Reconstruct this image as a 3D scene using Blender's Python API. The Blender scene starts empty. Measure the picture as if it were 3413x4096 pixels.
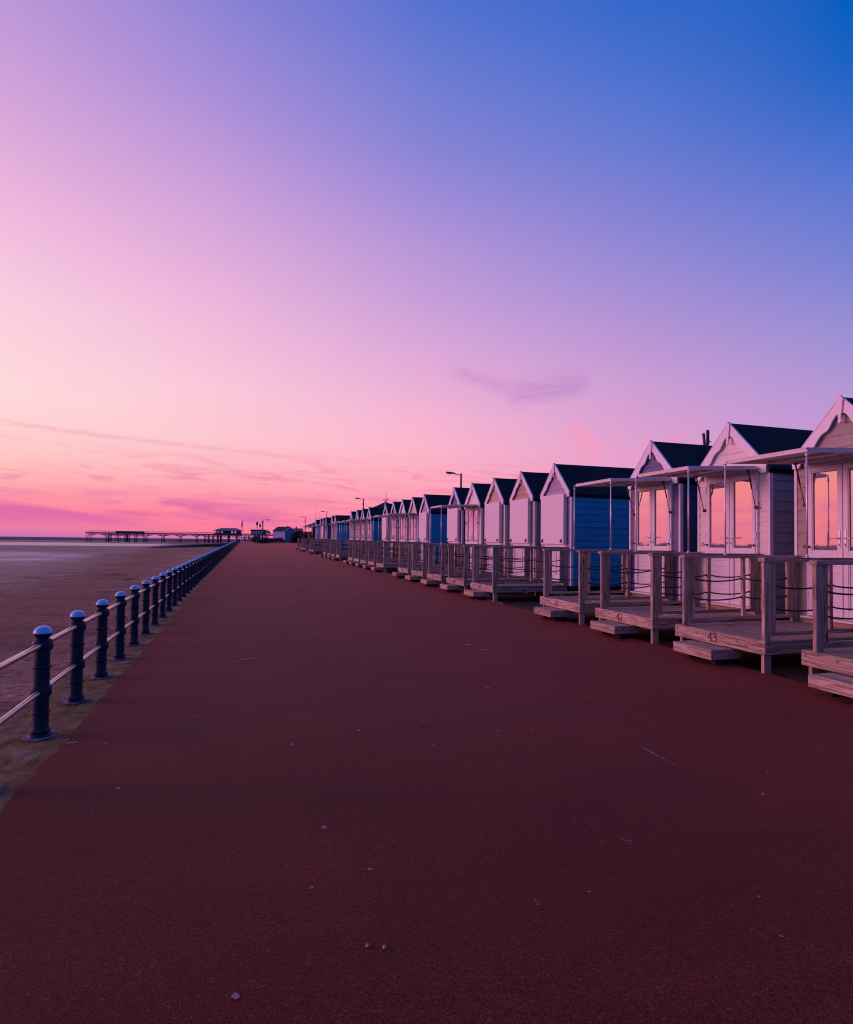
import bpy, bmesh, math, random
from mathutils import Vector, Matrix
random.seed(7)
S = bpy.context.scene
COL = S.collection
R = math.radians

# ------------------------------------------------------------------ camera
FPX, PITCH, ROLL, YAW, CYP, EYE = 2339.4, .02579, .01158, .29972, 2105.22, 1.55
cd = bpy.data.cameras.new('camera')
cam = bpy.data.objects.new('camera', cd)
COL.objects.link(cam)
cd.sensor_fit = 'VERTICAL'
cd.sensor_height = 24.0
cd.sensor_width = 20.0
cd.lens = FPX / 4096 * 24.0
cd.shift_y = (CYP - 2048) / 4096
cd.clip_start, cd.clip_end = .05, 60000
fw = Vector((math.sin(YAW) * math.cos(PITCH), math.cos(YAW) * math.cos(PITCH), math.sin(PITCH)))
rt = Vector((math.cos(YAW), -math.sin(YAW), 0))
up = rt.cross(fw)
rt2 = rt * math.cos(ROLL) + up * math.sin(ROLL)
up2 = up * math.cos(ROLL) - rt * math.sin(ROLL)
cam.matrix_world = Matrix(((rt2.x, up2.x, -fw.x, 0), (rt2.y, up2.y, -fw.y, 0), (rt2.z, up2.z, -fw.z, EYE), (0, 0, 0, 1)))
S.camera = cam

S.view_settings.view_transform = 'Standard'
S.view_settings.look = 'None'
S.view_settings.exposure = 0
S.view_settings.gamma = 1
S.cycles.use_denoising = True
S.cycles.denoising_prefilter = 'ACCURATE'
S.cycles.filter_width = 1.1
S.cycles.max_bounces = 8
S.cycles.sample_clamp_indirect = 4


def lin(r, g, b):
    f = lambda c: (c / 255) / 12.92 if c <= 10.31 else ((c / 255 + .055) / 1.055) ** 2.4
    return (f(r), f(g), f(b), 1)


# ------------------------------------------------------------------ node helpers
class G:
    """tiny expression builder for one node tree"""
    def __init__(s, nt):
        s.nt = nt
        nt.nodes.clear()

    def n(s, t, **k):
        d = s.nt.nodes.new(t)
        for a, v in k.items():
            setattr(d, a, v)
        return d

    def put(s, sock, v):
        if hasattr(v, 'is_output'):
            s.nt.links.new(v, sock)
        elif v is not None:
            sock.default_value = v

    def m(s, op, a, b=None, c=None, clamp=False):
        d = s.n('ShaderNodeMath', operation=op, use_clamp=clamp)
        for i, v in enumerate((a, b, c)):
            if v is not None:
                s.put(d.inputs[i], v)
        return d.outputs[0]

    def step(s, v, a, b, lo=0., hi=1.):
        d = s.n('ShaderNodeMapRange', interpolation_type='SMOOTHSTEP')
        for i, x in enumerate((v, a, b, lo, hi)):
            s.put(d.inputs[i], x)
        return d.outputs[0]

    def mix(s, f, a, b, t='MIX'):
        d = s.n('ShaderNodeMix', data_type='RGBA', blend_type=t)
        s.put(d.inputs[0], f)
        s.put(d.inputs[6], a)
        s.put(d.inputs[7], b)
        return d.outputs[2]

    def ramp(s, f, stops):
        d = s.n('ShaderNodeValToRGB')
        e = d.color_ramp.elements
        while len(e) > 1:
            e.remove(e[-1])
        for i, (p, c) in enumerate(stops):
            x = e[0] if i == 0 else e.new(p)
            x.position = p
            x.color = c if len(c) == 4 else (*c, 1)
        s.put(d.inputs[0], f)
        return d.outputs[0]

    def noise(s, vec, scale, detail=3., rough=.55, dist=0., out=0):
        d = s.n('ShaderNodeTexNoise')
        s.put(d.inputs['Vector'], vec)
        d.inputs['Scale'].default_value = scale
        d.inputs['Detail'].default_value = detail
        d.inputs['Roughness'].default_value = rough
        d.inputs['Distortion'].default_value = dist
        return d.outputs[out]

    def vor(s, vec, scale, feature='F1', out=0, rnd=1.):
        d = s.n('ShaderNodeTexVoronoi', feature=feature)
        s.put(d.inputs['Vector'], vec)
        d.inputs['Scale'].default_value = scale
        d.inputs['Randomness'].default_value = rnd
        return d.outputs[out]

    def pos(s):
        return s.n('ShaderNodeNewGeometry').outputs['Position']

    def xyz(s, v):
        d = s.n('ShaderNodeSeparateXYZ')
        s.put(d.inputs[0], v)
        return d.outputs

    def comb(s, x, y, z):
        d = s.n('ShaderNodeCombineXYZ')
        for i, v in enumerate((x, y, z)):
            s.put(d.inputs[i], v)
        return d.outputs[0]

    def scale(s, v, x, y, z):
        d = s.n('ShaderNodeVectorMath', operation='MULTIPLY')
        s.put(d.inputs[0], v)
        d.inputs[1].default_value = (x, y, z)
        return d.outputs[0]

    def rnd(s):
        return s.n('ShaderNodeObjectInfo').outputs['Random']

    def bump(s, h, strength=.3, dist=.01):
        d = s.n('ShaderNodeBump')
        d.inputs['Strength'].default_value = strength
        d.inputs['Distance'].default_value = dist
        s.put(d.inputs['Height'], h)
        return d.outputs[0]

    def bsdf(s, col, rough=.6, spec=.5, metal=0., nor=None, coat=0.):
        d = s.n('ShaderNodeBsdfPrincipled')
        s.put(d.inputs['Base Color'], col)
        s.put(d.inputs['Roughness'], rough)
        s.put(d.inputs['Specular IOR Level'], spec)
        s.put(d.inputs['Metallic'], metal)
        d.inputs['Coat Weight'].default_value = coat
        if nor is not None:
            s.put(d.inputs['Normal'], nor)
        o = s.n('ShaderNodeOutputMaterial')
        s.nt.links.new(d.outputs[0], o.inputs[0])
        return d


def newmat(name):
    m = bpy.data.materials.new(name)
    m.use_nodes = True
    return m, G(m.node_tree)


# ------------------------------------------------------------------ dusk sky
W = bpy.data.worlds.new('World')
S.world = W
W.use_nodes = True
g = G(W.node_tree)
dirv = g.n('ShaderNodeTexCoord').outputs['Generated']
dx, dy, dz = g.xyz(dirv)
azd = g.m('MULTIPLY', g.m('ARCTAN2', dx, dy), 180 / math.pi)
eld = g.m('MULTIPLY', g.m('ARCSINE', g.m('MINIMUM', g.m('MAXIMUM', dz, -1.), 1.)), 180 / math.pi)
efac = g.m('DIVIDE', g.m('ADD', eld, 2.), 92., clamp=True)


def col_stops(lst):
    return [((e + 2) / 92, lin(*c)) for e, c in lst]


SKY = [
    (-180, [(-2, (50, 55, 130)), (0, (58, 75, 160)), (6, (68, 95, 195)), (14, (62, 100, 205)), (30, (30, 88, 195)), (60, (12, 75, 180)), (90, (15, 75, 180))]),
    (-120, [(-2, (90, 60, 120)), (0, (125, 88, 148)), (6, (130, 110, 180)), (14, (115, 118, 200)), (30, (80, 108, 200)), (60, (35, 88, 190)), (90, (15, 75, 180))]),
    (-80, [(-2, (200, 80, 80)), (0, (255, 125, 112)), (4, (255, 146, 118)), (9, (255, 176, 136)), (16, (255, 214, 176)), (24, (255, 205, 195)), (36, (215, 165, 210)), (60, (95, 110, 200)), (90, (15, 75, 180))]),
    (-45, [(-2, (190, 85, 110)), (0, (238, 122, 150)), (4, (253, 141, 148)), (9, (255, 158, 150)), (15, (255, 188, 166)), (22, (255, 205, 204)), (36, (220, 165, 215)), (60, (85, 108, 205)), (90, (15, 75, 180))]),
    (-19, [(-2, (130, 70, 140)), (0, (188, 115, 180)), (.35, (222, 122, 172)), (1.5, (247, 128, 158)), (3.2, (254, 152, 165)), (5.5, (255, 190, 188)), (7.7, (255, 207, 206)), (11.5, (255, 217, 219)), (18.7, (250, 204, 224)), (25.4, (236, 182, 221)), (31.4, (212, 164, 218)), (37, (188, 150, 216)), (60, (70, 104, 205)), (90, (15, 75, 180))]),
    (-3, [(-2, (130, 70, 140)), (0, (190, 115, 185)), (.3, (240, 124, 165)), (.8, (254, 125, 157)), (2, (255, 131, 158)), (4.7, (255, 163, 178)), (6.6, (254, 184, 193)), (9.2, (254, 199, 209)), (13.5, (250, 200, 218)), (21.7, (234, 180, 220)), (29.2, (206, 160, 218)), (35.7, (170, 143, 216)), (41.4, (140, 130, 213)), (60, (55, 102, 208)), (90, (15, 75, 180))]),
    (17, [(-2, (130, 70, 140)), (0, (225, 112, 165)), (.6, (252, 124, 160)), (2.8, (252, 148, 172)), (5.3, (254, 165, 185)), (6.5, (254, 172, 192)), (8.9, (252, 180, 203)), (11.3, (247, 180, 210)), (13.7, (238, 176, 213)), (18.2, (220, 168, 217)), (22.6, (200, 158, 217)), (26.8, (182, 150, 216)), (30.6, (160, 140, 216)), (34.2, (136, 132, 213)), (37.6, (118, 127, 212)), (40.6, (101, 121, 210)), (43.5, (84, 113, 208)), (62, (28, 92, 203)), (90, (15, 75, 180))]),
    (37, [(-2, (130, 70, 140)), (0, (235, 130, 175)), (2.5, (242, 145, 185)), (5.2, (238, 158, 197)), (9.6, (222, 160, 207)), (14.3, (206, 157, 212)), (18, (188, 150, 212)), (21.6, (169, 144, 213)), (25, (150, 138, 213)), (28.2, (133, 130, 212)), (32.8, (104, 123, 210)), (35.6, (88, 118, 209)), (38.2, (72, 112, 206)), (41.8, (50, 104, 202)), (60, (12, 88, 192)), (90, (15, 75, 180))]),
    (53, [(-2, (110, 70, 140)), (0, (205, 135, 185)), (4, (206, 146, 202)), (9, (195, 152, 212)), (12.5, (180, 150, 212)), (15.8, (160, 145, 212)), (19, (142, 138, 212)), (22, (122, 130, 212)), (25, (104, 124, 210)), (29, (74, 114, 207)), (31.6, (52, 106, 202)), (34.5, (26, 99, 196)), (37.6, (5, 94, 192)), (60, (8, 82, 182)), (90, (15, 75, 180))]),
    (105, [(-2, (70, 60, 130)), (0, (120, 100, 170)), (6, (125, 115, 190)), (14, (85, 105, 200)), (30, (25, 85, 190)), (60, (10, 75, 178)), (90, (15, 75, 180))]),
    (180, [(-2, (50, 55, 130)), (0, (58, 75, 160)), (6, (68, 95, 195)), (14, (62, 100, 205)), (30, (30, 88, 195)), (60, (12, 75, 180)), (90, (15, 75, 180))]),
]
sky = None
for i, (a, st) in enumerate(SKY):
    rc = g.ramp(efac, col_stops(st))
    if sky is None:
        sky = rc
    else:
        sky = g.mix(g.m('DIVIDE', g.m('SUBTRACT', azd, float(SKY[i - 1][0])), float(a - SKY[i - 1][0]), clamp=True), sky, rc)
# thin cloud: streaky noise in (azimuth, elevation), only low over the sunset side
cv = g.comb(g.m('MULTIPLY', azd, .05), g.m('ADD', g.m('MULTIPLY', eld, .42), g.m('MULTIPLY', azd, .018)), 0.)
n1 = g.noise(cv, 1.6, 5., .55, .5)
n2 = g.noise(g.comb(g.m('MULTIPLY', azd, .11), g.m('ADD', g.m('MULTIPLY', eld, .75), g.m('MULTIPLY', azd, .05)), 3.7), 1.5, 6., .6, .9)
low = g.m('MULTIPLY', g.step(eld, .6, 1.8), g.step(eld, 4.6, 2.8))
midb = g.m('MULTIPLY', g.step(eld, 2.5, 4.), g.step(eld, 9., 5.))
side = g.m('MULTIPLY', g.step(azd, 45., 20.), g.step(azd, -45., -24., .5, 1.))
c1 = g.m('MULTIPLY', g.m('MULTIPLY', g.step(n1, .42, .60), low), g.m('MULTIPLY', side, .95))
sky = g.mix(c1, sky, lin(222, 108, 168))
c2 = g.m('MULTIPLY', g.m('MULTIPLY', g.step(n2, .46, .68), midb), g.m('MULTIPLY', side, .75))
sky = g.mix(c2, sky, lin(240, 132, 168))


def gauss_line(a0, e0, a1, e1, w, nz, wob, amp):
    """soft streak between two sky directions"""
    L = math.hypot(a1 - a0, e1 - e0)
    ux, uy = (a1 - a0) / L, (e1 - e0) / L
    A = g.m('SUBTRACT', azd, a0)
    B = g.m('SUBTRACT', eld, e0)
    t = g.m('ADD', g.m('MULTIPLY', A, ux), g.m('MULTIPLY', B, uy))
    d = g.m('SUBTRACT', g.m('MULTIPLY', B, ux), g.m('MULTIPLY', A, uy))
    d = g.m('ADD', d, g.m('MULTIPLY', g.m('SUBTRACT', nz, .5), wob))
    f = g.m('EXPONENT', g.m('MULTIPLY', g.m('MULTIPLY', d, d), -1 / (w * w)))
    f = g.m('MULTIPLY', f, g.m('MULTIPLY', g.step(t, -.12 * L, .2 * L), g.step(t, 1.1 * L, .8 * L)))
    return g.m('MULTIPLY', f, amp)


wn = g.noise(g.comb(g.m('MULTIPLY', azd, .35), g.m('MULTIPLY', eld, .9), 1.), 1., 5., .62, .8)
wn2 = g.noise(g.comb(g.m('MULTIPLY', azd, .5), g.m('MULTIPLY', eld, 2.2), 9.), 1., 6., .65, .6)
wt = g.step(wn2, .2, .62, .35, 1.)
w1 = gauss_line(19.5, 16.4, 26.5, 14.2, .6, wn, 1.2, .32)
w2 = gauss_line(24.8, 14.1, 32.8, 15.0, 1.0, wn, 2.4, .46)
sky = g.mix(g.m('MULTIPLY', g.m('MAXIMUM', w1, w2), wt), sky, lin(172, 118, 196))
sky = g.mix(g.m('MULTIPLY', gauss_line(-26., 9.4, 9., 7.7, .18, wn, .5, .4), g.step(wn2, .2, .6)), sky, lin(232, 150, 178))
sky = g.mix(g.m('MULTIPLY', gauss_line(31., 11.2, 33.6, 8.2, .8, wn, 1.5, .5), wt), sky, lin(255, 150, 180))
sky = g.mix(gauss_line(39.2, 9.0, 41.6, 10.2, .14, wn, .3, .6), sky, lin(255, 140, 170))
bg = g.n('ShaderNodeBackground')
g.put(bg.inputs[0], sky)
bg.inputs[1].default_value = 1.0
wo = g.n('ShaderNodeOutputWorld')
W.node_tree.links.new(bg.outputs[0], wo.inputs[0])

# ------------------------------------------------------------------ afterglow sun, just over the sea
sd = bpy.data.lights.new('sun', 'SUN')
sd.energy = 2.15
sd.angle = R(28)
sd.color = (1., .30, .57)
so = bpy.data.objects.new('sun', sd)
COL.objects.link(so)
SUN_AZ, SUN_EL = R(-74), R(5.5)
sv = Vector((math.sin(SUN_AZ) * math.cos(SUN_EL), math.cos(SUN_AZ) * math.cos(SUN_EL), math.sin(SUN_EL)))
so.rotation_euler = (-sv).to_track_quat('-Z', 'Y').to_euler()
so.location = (-30, 0, 20)

SLOPE = .00525


def gz(y):
    return SLOPE * max(-60., min(y, 185.))


# ------------------------------------------------------------------ materials
MAT = {}


def simple(name, col, rough=.5, spec=.5, metal=0., var=.12, bump=0., bscale=80., coat=0.):
    m, g = newmat(name)
    p = g.pos()
    n = g.noise(p, 6., 4.)
    f = g.m('MULTIPLY_ADD', n, 2 * var, 1 - var)
    c = g.mix(1., (*col, 1), g.comb(f, f, f), 'MULTIPLY')
    nor = g.bump(g.noise(p, bscale, 3.), bump, .004) if bump else None
    g.bsdf(c, g.m('MULTIPLY_ADD', g.noise(p, 14., 3.), .2, rough - .1), spec, metal, nor, coat)
    MAT[name] = m
    return m


def wood(name, axis, col, dark, mossy=0.):
    m, g = newmat(name)
    p = g.pos()
    r = g.rnd()
    off = g.m('MULTIPLY', r, 37.)
    x, y, z = g.xyz(p)
    q = g.comb(g.m('ADD', x, off), y, g.m('ADD', z, off))
    sc = [38., 38., 38.]
    sc[axis] = 2.2
    ps = g.scale(q, *sc)
    grain = g.noise(ps, 1., 5., .62, 1.2)
    sc2 = [9., 9., 9.]
    sc2[axis] = .8
    fig = g.noise(g.scale(q, *sc2), 1., 4., .6, 2.4)
    blotch = g.noise(q, 2.6, 4., .6)
    sk = [5.2, 5.2, 5.2]
    sk[axis] = 2.0
    kd = g.vor(g.scale(q, *sk), 1.)
    knot = g.m('MULTIPLY', g.step(kd, .17, .06), .85)
    c = g.mix(g.step(grain, .32, .7), (*dark, 1), (*col, 1))
    c = g.mix(g.m('MULTIPLY', g.step(fig, .5, .72), .45), c, (*[v * .55 for v in col], 1))
    c = g.mix(g.m('MULTIPLY', g.step(blotch, .45, .75), .35), c, (*[v * .6 for v in col], 1))
    c = g.mix(knot, c, (.035, .022, .02, 1))
    v = g.m('MULTIPLY_ADD', r, .3, .85)
    c = g.mix(1., c, g.comb(v, v, v), 'MULTIPLY')
    h = g.m('ADD', g.m('MULTIPLY', grain, .7), g.m('MULTIPLY', fig, .5))
    g.bsdf(c, .78, .3, 0., g.bump(h, .55, .006))
    MAT[name] = m


WC, WD = (.62, .475, .365), (.155, .105, .078)
wood('wood_x', 0, WC, WD)
wood('wood_y', 1, WC, WD)
wood('wood_z', 2, WC, WD)
wood('wood_deck', 1, (.42, .325, .26), (.15, .108, .085))
wood('wood_raw', 1, (.45, .30, .20), (.25, .15, .1))


def siding(name, col):
    m, g = newmat(name)
    p = g.pos()
    q = g.scale(p, 2.6, 2.6, 34.)
    gr = g.noise(q, 1., 4., .55, 2.2)
    fine = g.noise(g.scale(p, 6., 6., 120.), 1., 3., .6, .6)
    w = g.n('ShaderNodeMath', operation='PINGPONG')
    g.put(w.inputs[0], g.m('MULTIPLY', gr, 3.2))
    w.inputs[1].default_value = .5
    lines = g.step(w.outputs[0], .0, .16)
    blot = g.noise(p, 2.2, 4.)
    f = g.m('MULTIPLY', g.m('MULTIPLY_ADD', blot, .3, .85), g.m('MULTIPLY_ADD', lines, .12, .88))
    c = g.mix(1., (*col, 1), g.comb(f, f, f), 'MULTIPLY')
    h = g.m('ADD', g.m('MULTIPLY', lines, .6), g.m('MULTIPLY', fine, .5))
    g.bsdf(c, .55, .4, 0., g.bump(h, .5, .004))
    MAT[name] = m


siding('side_blue_shade', (.022, .35, .52))  # side tone of the blue huts, shade put into the colour
siding('front_blue_lit', (.38, .34, .47))  # same boards on the front, light put into the colour
siding('front_navy_lit', (.13, .12, .25))  # front tone of the navy huts, lightened as if lit
siding('side_teal_shade', (.02, .32, .40))  # side tone of the teal huts, shade painted in
siding('front_teal_lit', (.40, .46, .54))  # front tone of the teal huts, light painted in
siding('side_navy_shade', (.025, .10, .20))  # side tone of the navy huts, darkened as if shaded
siding('paint_cream', (.52, .44, .35))
siding('paint_tan', (.42, .33, .24))
siding('paint_stone', (.33, .29, .25))
siding('side_greyblue_shade', (.36, .41, .46))  # sides of the white huts, blue shade put into the colour
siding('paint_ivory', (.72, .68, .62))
siding('paint_lilac', (.52, .50, .72))
siding('paint_kiosk_blue', (.01, .20, .33))
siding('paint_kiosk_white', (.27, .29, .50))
simple('white_paint', (.74, .71, .70), .45, .4, var=.07, bump=.08, bscale=40.)
m, g = newmat('awning_paint')
p = g.pos()
chip = g.noise(g.scale(p, 26., 26., 40.), 1., 4., .65, .4)
zone = g.noise(p, 3.2, 3.)
f = g.m('MULTIPLY', g.step(chip, .60, .66), g.step(zone, .48, .6))
dirt = g.m('MULTIPLY_ADD', g.noise(p, 5., 5., .65), .3, .84)
g.bsdf(g.mix(f, g.mix(1., (.70, .66, .63, 1), g.comb(dirt, dirt, dirt), 'MULTIPLY'), (.09, .05, .035, 1)), .55, .35, 0., g.bump(chip, .15, .003))
MAT['awning_paint'] = m
simple('moss', (.10, .07, .022), .95, .1, var=.5, bump=.8, bscale=120.)
simple('trim_paint', (.74, .71, .72), .4, .45, var=.05)
simple('upvc', (.74, .72, .74), .28, .5, var=.03)
simple('shutter_paint', (.73, .70, .71), .5, .35, var=.08, bump=.1, bscale=25.)
simple('gasket', (.03, .02, .022), .6)
simple('black_metal', (.018, .018, .02), .45, .5)
simple('chrome', (.72, .66, .68), .42, .5, .55, var=.08)
simple('felt', (.016, .022, .028), .9, .25, var=.35, bump=.5, bscale=420.)
simple('felt_edge', (.01, .011, .013), .95, .15, var=.3)
simple('rope', (.012, .03, .032), .8, .3, var=.3, bump=.9, bscale=140.)
simple('railing_navy', (.002, .022, .038), .5, .25, var=.3, bump=.12, bscale=60.)
simple('railing_cap', (.24, .62, .86), .3, .5, var=.06)
simple('rail_steel', (.58, .50, .50), .34, .5, .85, var=.3)
simple('lamp_grey', (.05, .055, .06), .5, .5, var=.2)
simple('lens_glass', (.35, .3, .3), .15, .6, var=.05)
simple('iron', (.03, .035, .035), .6, .4, var=.3)
simple('pier_green', (.025, .085, .075), .55, .4, var=.25)
simple('pier_blue', (.34, .50, .66), .55, .4, var=.1)
simple('slate', (.10, .16, .19), .6, .4, var=.2)
simple('dark_roof', (.02, .024, .03), .8, .3, var=.2)
simple('red_paint', (.55, .03, .025), .4, .5, var=.1)
simple('brick_red', (.30, .07, .05), .8, .3, var=.3)
simple('render_pale', (.45, .45, .55), .7, .3, var=.15)
simple('teal_roof', (.025, .10, .12), .6, .4, var=.2)
simple('cloth_navy', (.02, .03, .07), .8, .2, var=.2)
simple('cloth_black', (.012, .012, .016), .85, .2, var=.2)
simple('skin', (.42, .24, .18), .55, .4, var=.05)
simple('flag_cloth', (.06, .02, .05), .8, .2, var=.4)
simple('flag_white', (.6, .58, .6), .4, .5, var=.05)
simple('ink', (.07, .045, .042), .8, .2, var=.3)
simple('pale_stain', (.33, .22, .21), .9, .2, var=.25)
simple('pebble', (.36, .27, .24), .7, .3, var=.3, bump=.3)
simple('mortar', (.19, .155, .16), .85, .2, var=.2, bump=.4, bscale=60.)
simple('plate_white', (.6, .58, .62), .4, .5, var=.05)
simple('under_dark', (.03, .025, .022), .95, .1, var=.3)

# reflective glazing in front of drawn pale curtains
m, g = newmat('glazing')
p = g.pos()
wv = g.noise(g.scale(p, .9, .9, .55), 1.4, 3., .5, .4)
nor = g.bump(wv, .05, .05)
gl = g.n('ShaderNodeBsdfGlossy')
gl.inputs['Roughness'].default_value = .025
gl.inputs['Color'].default_value = (1., .97, .95, 1)
g.put(gl.inputs['Normal'], nor)
df = g.n('ShaderNodeBsdfDiffuse')
fold = g.noise(g.scale(p, 26., 26., .7), 1., 3., .5, .5)
g.put(df.inputs[0], g.mix(g.step(fold, .35, .7), (.30, .20, .16, 1), (.52, .42, .36, 1)))
ms = g.n('ShaderNodeMixShader')
ms.inputs[0].default_value = .86
m.node_tree.links.new(df.outputs[0], ms.inputs[1])
m.node_tree.links.new(gl.outputs[0], ms.inputs[2])
mo = g.n('ShaderNodeOutputMaterial')
m.node_tree.links.new(ms.outputs[0], mo.inputs[0])
MAT['glazing'] = m

# red tarmac
m, g = newmat('tarmac')
p = g.pos()
x, y, z = g.xyz(p)
fine = g.noise(p, 170., 3., .75)
vfine = g.vor(p, 210., out=0)
chips = g.vor(p, 125., out=1)
cr, cg2, cb = g.xyz(chips)
patch = g.noise(p, .55, 5., .6)
patch2 = g.noise(g.scale(p, .35, 1.6, 1.), 1., 4., .6, .6)
base = g.ramp(fine, [(.3, (.027, .0056, .0026)), (.5, (.094, .0155, .0062)), (.68, (.24, .046, .018))])
f = g.m('MULTIPLY', g.m('MULTIPLY_ADD', patch, 1.3, .35), g.m('MULTIPLY_ADD', patch2, 1.0, .5))
base = g.mix(1., base, g.comb(f, f, f), 'MULTIPLY')
base = g.mix(g.m('MULTIPLY', g.step(cr, .9, .97), .55), base, (.21, .075, .04, 1))
base = g.mix(g.m('MULTIPLY', g.step(cg2, .88, .95), .7), base, (.012, .006, .008, 1))
# pale specks and scuffs
sv_ = g.n('ShaderNodeTexVoronoi')
g.put(sv_.inputs['Vector'], g.scale(p, 1., 1.15, 1.))
sv_.inputs['Scale'].default_value = 4.2
sr, sg, sb = g.xyz(sv_.outputs['Color'])
wob = g.m('MULTIPLY', g.noise(p, 60., 3.), .05)
sd_ = g.m('ADD', sv_.outputs['Distance'], wob)
rad = g.m('MULTIPLY_ADD', sg, .065, .016)
speck = g.m('MULTIPLY', g.m('LESS_THAN', g.m('SUBTRACT', sd_, .02), rad), g.step(sr, .70, .74))
base = g.mix(g.m('MULTIPLY', speck, g.m('MULTIPLY_ADD', sb, .6, .15)), base, (.42, .30, .34, 1))
scuff = g.noise(g.scale(p, 7., 16., 1.), 1., 5., .7, .3)
scm = g.noise(p, .8, 2.)
base = g.mix(g.m('MULTIPLY', g.m('MULTIPLY', g.step(scuff, .68, .76), g.step(scm, .52, .62)), .4), base, (.24, .15, .17, 1))
# repair joints across the path
jw = g.m('ADD', y, g.m('MULTIPLY', g.m('SUBTRACT', g.noise(p, .9, 4.), .5), .6))
jt = g.n('ShaderNodeMath', operation='PINGPONG')
g.put(jt.inputs[0], g.m('ADD', jw, 1.1))
jt.inputs[1].default_value = 3.7
base = g.mix(g.m('MULTIPLY', g.m('MULTIPLY', g.step(jt.outputs[0], .05, .0), g.step(patch, .42, .55)), .5), base, (.02, .008, .01, 1))
h = g.m('ADD', g.m('MULTIPLY', fine, .6), g.m('MULTIPLY', vfine, .6))
tb = g.bsdf(base, .76, .30, 0., g.bump(h, .8, .006))
tb.inputs['Specular Tint'].default_value = (1., .38, .36, 1)
tb.inputs['Sheen Weight'].default_value = .17
tb.inputs['Sheen Roughness'].default_value = .32
tb.inputs['Sheen Tint'].default_value = (1., .30, .34, 1)
MAT['tarmac'] = m

# old mossy kerb concrete
m, g = newmat('kerb_concrete')
p = g.pos()
n = g.noise(g.scale(p, 1., .8, 1.), 4.5, 7., .72, .4)
n2 = g.noise(g.scale(p, 9., 3., 9.), 1., 6., .75)
n3 = g.noise(p, 45., 4., .7)
c = g.ramp(n, [(.34, (.06, .037, .010)), (.46, (.17, .105, .028)), (.56, (.23, .155, .065)), (.68, (.34, .25, .17))])
c = g.mix(g.m('MULTIPLY', g.step(n2, .56, .68), .75), c, (.38, .29, .26, 1))
c = g.mix(g.m('MULTIPLY', g.step(n3, .3, .48, 1., 0.), .5), c, (.03, .022, .012, 1))
px, py_, pz = g.xyz(p)
crk = g.n('ShaderNodeMath', operation='PINGPONG')
g.put(crk.inputs[0], g.m('ADD', py_, g.m('MULTIPLY', n, .18)))
crk.inputs[1].default_value = 1.47
c = g.mix(g.m('MULTIPLY', g.step(crk.outputs[0], .018, .004), .8), c, (.012, .009, .006, 1))
g.bsdf(c, .9, .25, 0., g.bump(g.m('ADD', n2, n3), .9, .012))
MAT['kerb_concrete'] = m

m, g = newmat('wall_concrete')
p = g.pos()
n = g.noise(g.scale(p, .5, .5, 2.), 1., 6., .65)
g.bsdf(g.ramp(n, [(.3, (.05, .04, .03)), (.7, (.17, .13, .10))]), .9, .2, 0., g.bump(n, .5, .05))
MAT['wall_concrete'] = m

# beach: dry sand, wet sheen, standing water
m, g = newmat('sand')
p = g.pos()
x, y, z = g.xyz(p)
d = g.m('ADD', g.m('MULTIPLY', x, .295), g.m('MULTIPLY', y, .955))
big = g.noise(g.scale(p, .02, .012, 1.), 1., 4., .6, .6)
big2 = g.noise(g.scale(p, .05, .016, 1.), 1., 5., .65, .8)
dn = g.m('ADD', d, g.m('MULTIPLY', g.m('SUBTRACT', big, .5), 60.))
poolA = g.m('MULTIPLY', g.m('MULTIPLY', g.step(dn, 168., 190.), g.step(dn, 300., 262.)), g.step(x, -18., -36.))
poolA = g.m('MULTIPLY', poolA, g.step(g.noise(g.scale(p, .012, .05, 1.), 1., 5., .7), .36, .46))
dn2 = g.m('ADD', d, g.m('MULTIPLY', g.m('SUBTRACT', big2, .5), 26.))
edge = g.m('ADD', g.m('ADD', x, 5.7), g.m('ADD', g.m('MULTIPLY', y, .09), g.m('MULTIPLY', g.m('SUBTRACT', big2, .5), 7.)))
poolB = g.m('MULTIPLY', g.m('MULTIPLY', g.step(dn2, 46., 58.), g.step(dn2, 108., 88.)), g.step(edge, -4., -8.5))
poolB = g.m('MULTIPLY', poolB, g.step(g.noise(g.scale(p, .04, .07, 1.), 1., 6., .7), .36, .6))
pool = g.m('MAXIMUM', poolA, g.m('MULTIPLY', poolB, .65))
damp = g.step(edge, .5, -6.)
rip = g.n('ShaderNodeTexWave', wave_type='BANDS', bands_direction='Y')
g.put(rip.inputs['Vector'], g.comb(g.m('ADD', x, g.m('MULTIPLY', y, .15)), g.m('ADD', y, g.m('MULTIPLY', x, .35)), 0.))
rip.inputs['Scale'].default_value = 1.15
rip.inputs['Distortion'].default_value = 7.5
rip.inputs['Detail'].default_value = 3.
rip.inputs['Detail Scale'].default_value = 1.6
lump = g.noise(p, 2.4, 5., .65)
lump2 = g.noise(g.scale(p, .55, .75, 1.), 1., 6., .7)
weed = g.noise(g.scale(p, .42, .7, 1.), 1., 5., .62, .7)
weedm = g.m('MULTIPLY', g.step(weed, .585, .63), g.step(g.noise(p, .06, 3.), .44, .52))
c = g.ramp(lump2, [(.34, (.19, .085, .05)), (.5, (.46, .215, .12)), (.66, (.70, .36, .205))])
c = g.mix(g.m('MULTIPLY', g.step(big2, .38, .62), .5), c, (.16, .085, .085, 1))
midn = g.noise(g.scale(p, .16, .26, 1.), 1., 7., .75, .6)
c = g.mix(g.m('MULTIPLY', g.step(midn, .42, .62), .6), c, (.66, .34, .19, 1))
c = g.mix(g.m('MULTIPLY', g.step(lump, .35, .6, 1., 0.), .5), c, (.085, .05, .055, 1))  # low lumps darkened: damp plus shade put into the colour
tide = g.step(g.m('ABSOLUTE', g.m('SUBTRACT', edge, 1.2)), 3.4, .4)
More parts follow.
